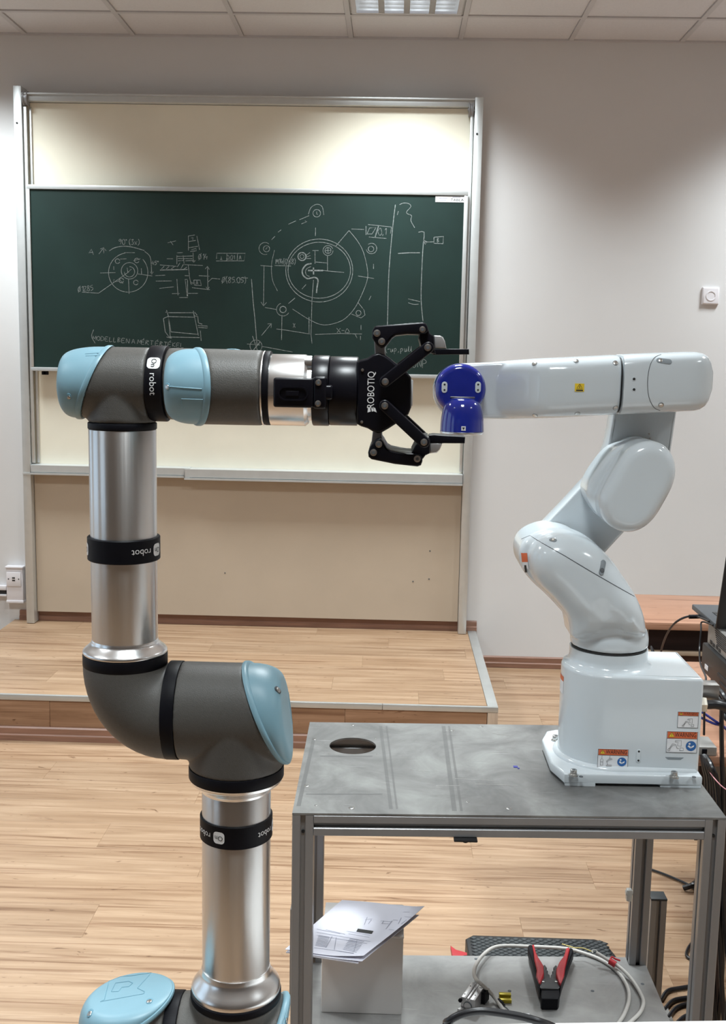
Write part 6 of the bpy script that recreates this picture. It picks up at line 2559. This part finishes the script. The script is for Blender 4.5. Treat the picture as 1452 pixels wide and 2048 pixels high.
cable('power_cable', 'black cable running vertically past the right edge of the bench', [q(1444, 1400, 2.5), q(1443, 1450, 2.5), q(1444, 1520, 2.5), q(1446, 1580, 2.5), q(1446, 1640, 2.5), V((0.83, 2.5, 0.25)), V((0.84, 2.5, 0.012)), V((0.95, 2.45, 0.012))], 0.0055, M_CABLEK)
for k, (dy, lab) in enumerate(((0, 'upper blue data cable of the pair crossing right of the robot base'), (12, 'lower blue data cable of the pair crossing right of the robot base'))):
    cable('data_cable', lab, [q(1400, 1422 + dy, 2.5), q(1413, 1430 + dy * 0.9, 2.5), q(1430, 1442 + dy * 0.5, 2.5), q(1445, 1452, 2.52 + k * 0.012), q(1462, 1466, 2.55 + k * 0.012), q(1500, 1490, 2.6)], 0.003, M_CABLEB)
bun = thing('cable_bundle', 'bundle of black leads hanging from the junction box behind the bench', 'cable bundle', (0.86, 2.5, 0.0))
for k in range(5):
    lead(bun, [q(1404 + k * 2, 1509 + k, 2.552 - k * 0.003), q(1408 + k * 4, 1535, 2.54 - k * 0.012), q(1412 + k * 6, 1590, 2.54 - k * 0.012), V((0.775 + k * 0.013, 2.535 - k * 0.012, 0.35)), V((0.8 + k * 0.02, 2.52 - k * 0.016, 0.012 + 0.0)),
          V((0.9 + k * 0.02, 2.47 - k * 0.018, 0.012))], 0.006)
cable('pink_lead', 'thin pale pink lead slanting among the black leads', [q(1408, 1520, 2.575), q(1420, 1545, 2.5), q(1443, 1572, 2.46), q(1470, 1590, 2.44)], 0.0013, mat('pink_lead', (0.6, 0.25, 0.28), 0.4))
# leads behind the computers (dark tangle)
bun2 = thing('cable_bundle', 'bundle of black leads below the computer stack on the beech desk', 'cable bundle', (0.92, 2.6, 0.76))
for k, (y0_, y1_) in enumerate(((1378, 1402), (1390, 1425), (1404, 1440))):
    lead(bun2, [q(1436, y0_, 2.66), q(1444, (y0_ + y1_) / 2 - 4, 2.62), q(1456, y1_, 2.6), q(1490, y1_ + 20, 2.6)], 0.007)
# leads on the floor
fz = lambda x, y, z=0.006: W(x, y, Z=z)
cable('floor_cable', 'thin black cable on the floor beyond the right rear bench leg', [fz(1290, 1735), fz(1320, 1745), fz(1350, 1757), fz(1378, 1770), fz(1400, 1785), fz(1440, 1800)], 0.004, M_CABLEK)
cable('floor_cable', 'thick black cable end crossing the thin cable on the floor', [fz(1367, 1776, 0.009), fz(1385, 1770, 0.022), fz(1400, 1757, 0.012), fz(1420, 1735, 0.012), fz(1460, 1700, 0.012)], 0.009, M_CABLEK)
cable('floor_cable', 'black cable bend on the floor beside the right bench leg', [fz(1410, 1870), fz(1385, 1885), fz(1373, 1905), fz(1378, 1916), fz(1400, 1920), fz(1440, 1925)], 0.0045, M_CABLEK)
for k, pts in enumerate(([(1322, 2000), (1335, 1982), (1360, 1976), (1404, 1970)], [(1328, 2020), (1345, 2002), (1370, 1996), (1404, 1994)],
                         [(1336, 2035), (1352, 2016), (1375, 2008), (1404, 2007)], [(1350, 2050), (1368, 2034), (1390, 2026), (1406, 2022)])):
    cable('coiled_cable', ['topmost', 'second', 'third', 'lowest'][k] + ' black cable arc of the coil on the floor right of the shelf', [fz(x, y, 0.007) for x, y in pts], 0.0055, M_CABLEK)

# white desk in the foreground with a thick black cable
fd = thing('white_desk', 'white laminate desk whose rear edge shows at the bottom right', 'desk', (0.6, 1.2, 0))
w0, w1 = W(860, 2049, Z=0.75), W(1452, 2040, Z=0.75)
dr = (w1 - w0).normalized()
nn = V((dr.y, -dr.x, 0))
base = w0 - dr * 0.03
b = MB()
b.pillow([(0, 0), (1.1, 0), (1.1, 0.6), (0, 0.6)], (base, dr, nn, EZ), -0.025, 0.0, 0.001, 0.002)
obj('desk_top', b, M_WHITEDESK, fd)
for u, v in ((0.05, 0.05), (1.05, 0.05), (0.05, 0.55), (1.05, 0.55)):
    p = base + dr * u + nn * v
    b = MB()
    b.box((p.x - 0.02, p.y - 0.02, 0.0), (p.x + 0.02, p.y + 0.02, 0.7245), 0.002)
    obj('leg', b, M_PCGREY, fd)
yy = 1.435
tz = 0.7555
pt = [W(930, 2049, Z=tz), W(893, 2056, Y=yy), W(900, 2041, Y=yy), W(925, 2028, Y=yy), W(960, 2022, Y=yy), W(1000, 2026, Y=yy), W(1045, 2034, Y=yy), W(1080, 2044, Y=yy), W(1110, 2056, Z=tz), W(1160, 2090, Z=tz)]
pt[0] = V((pt[1].x + 0.012, yy - 0.1, tz))
cable('thick_cable', 'thick black cable arching over the rear edge of the white desk', pt, 0.0055, M_CABLEK, seg=12)
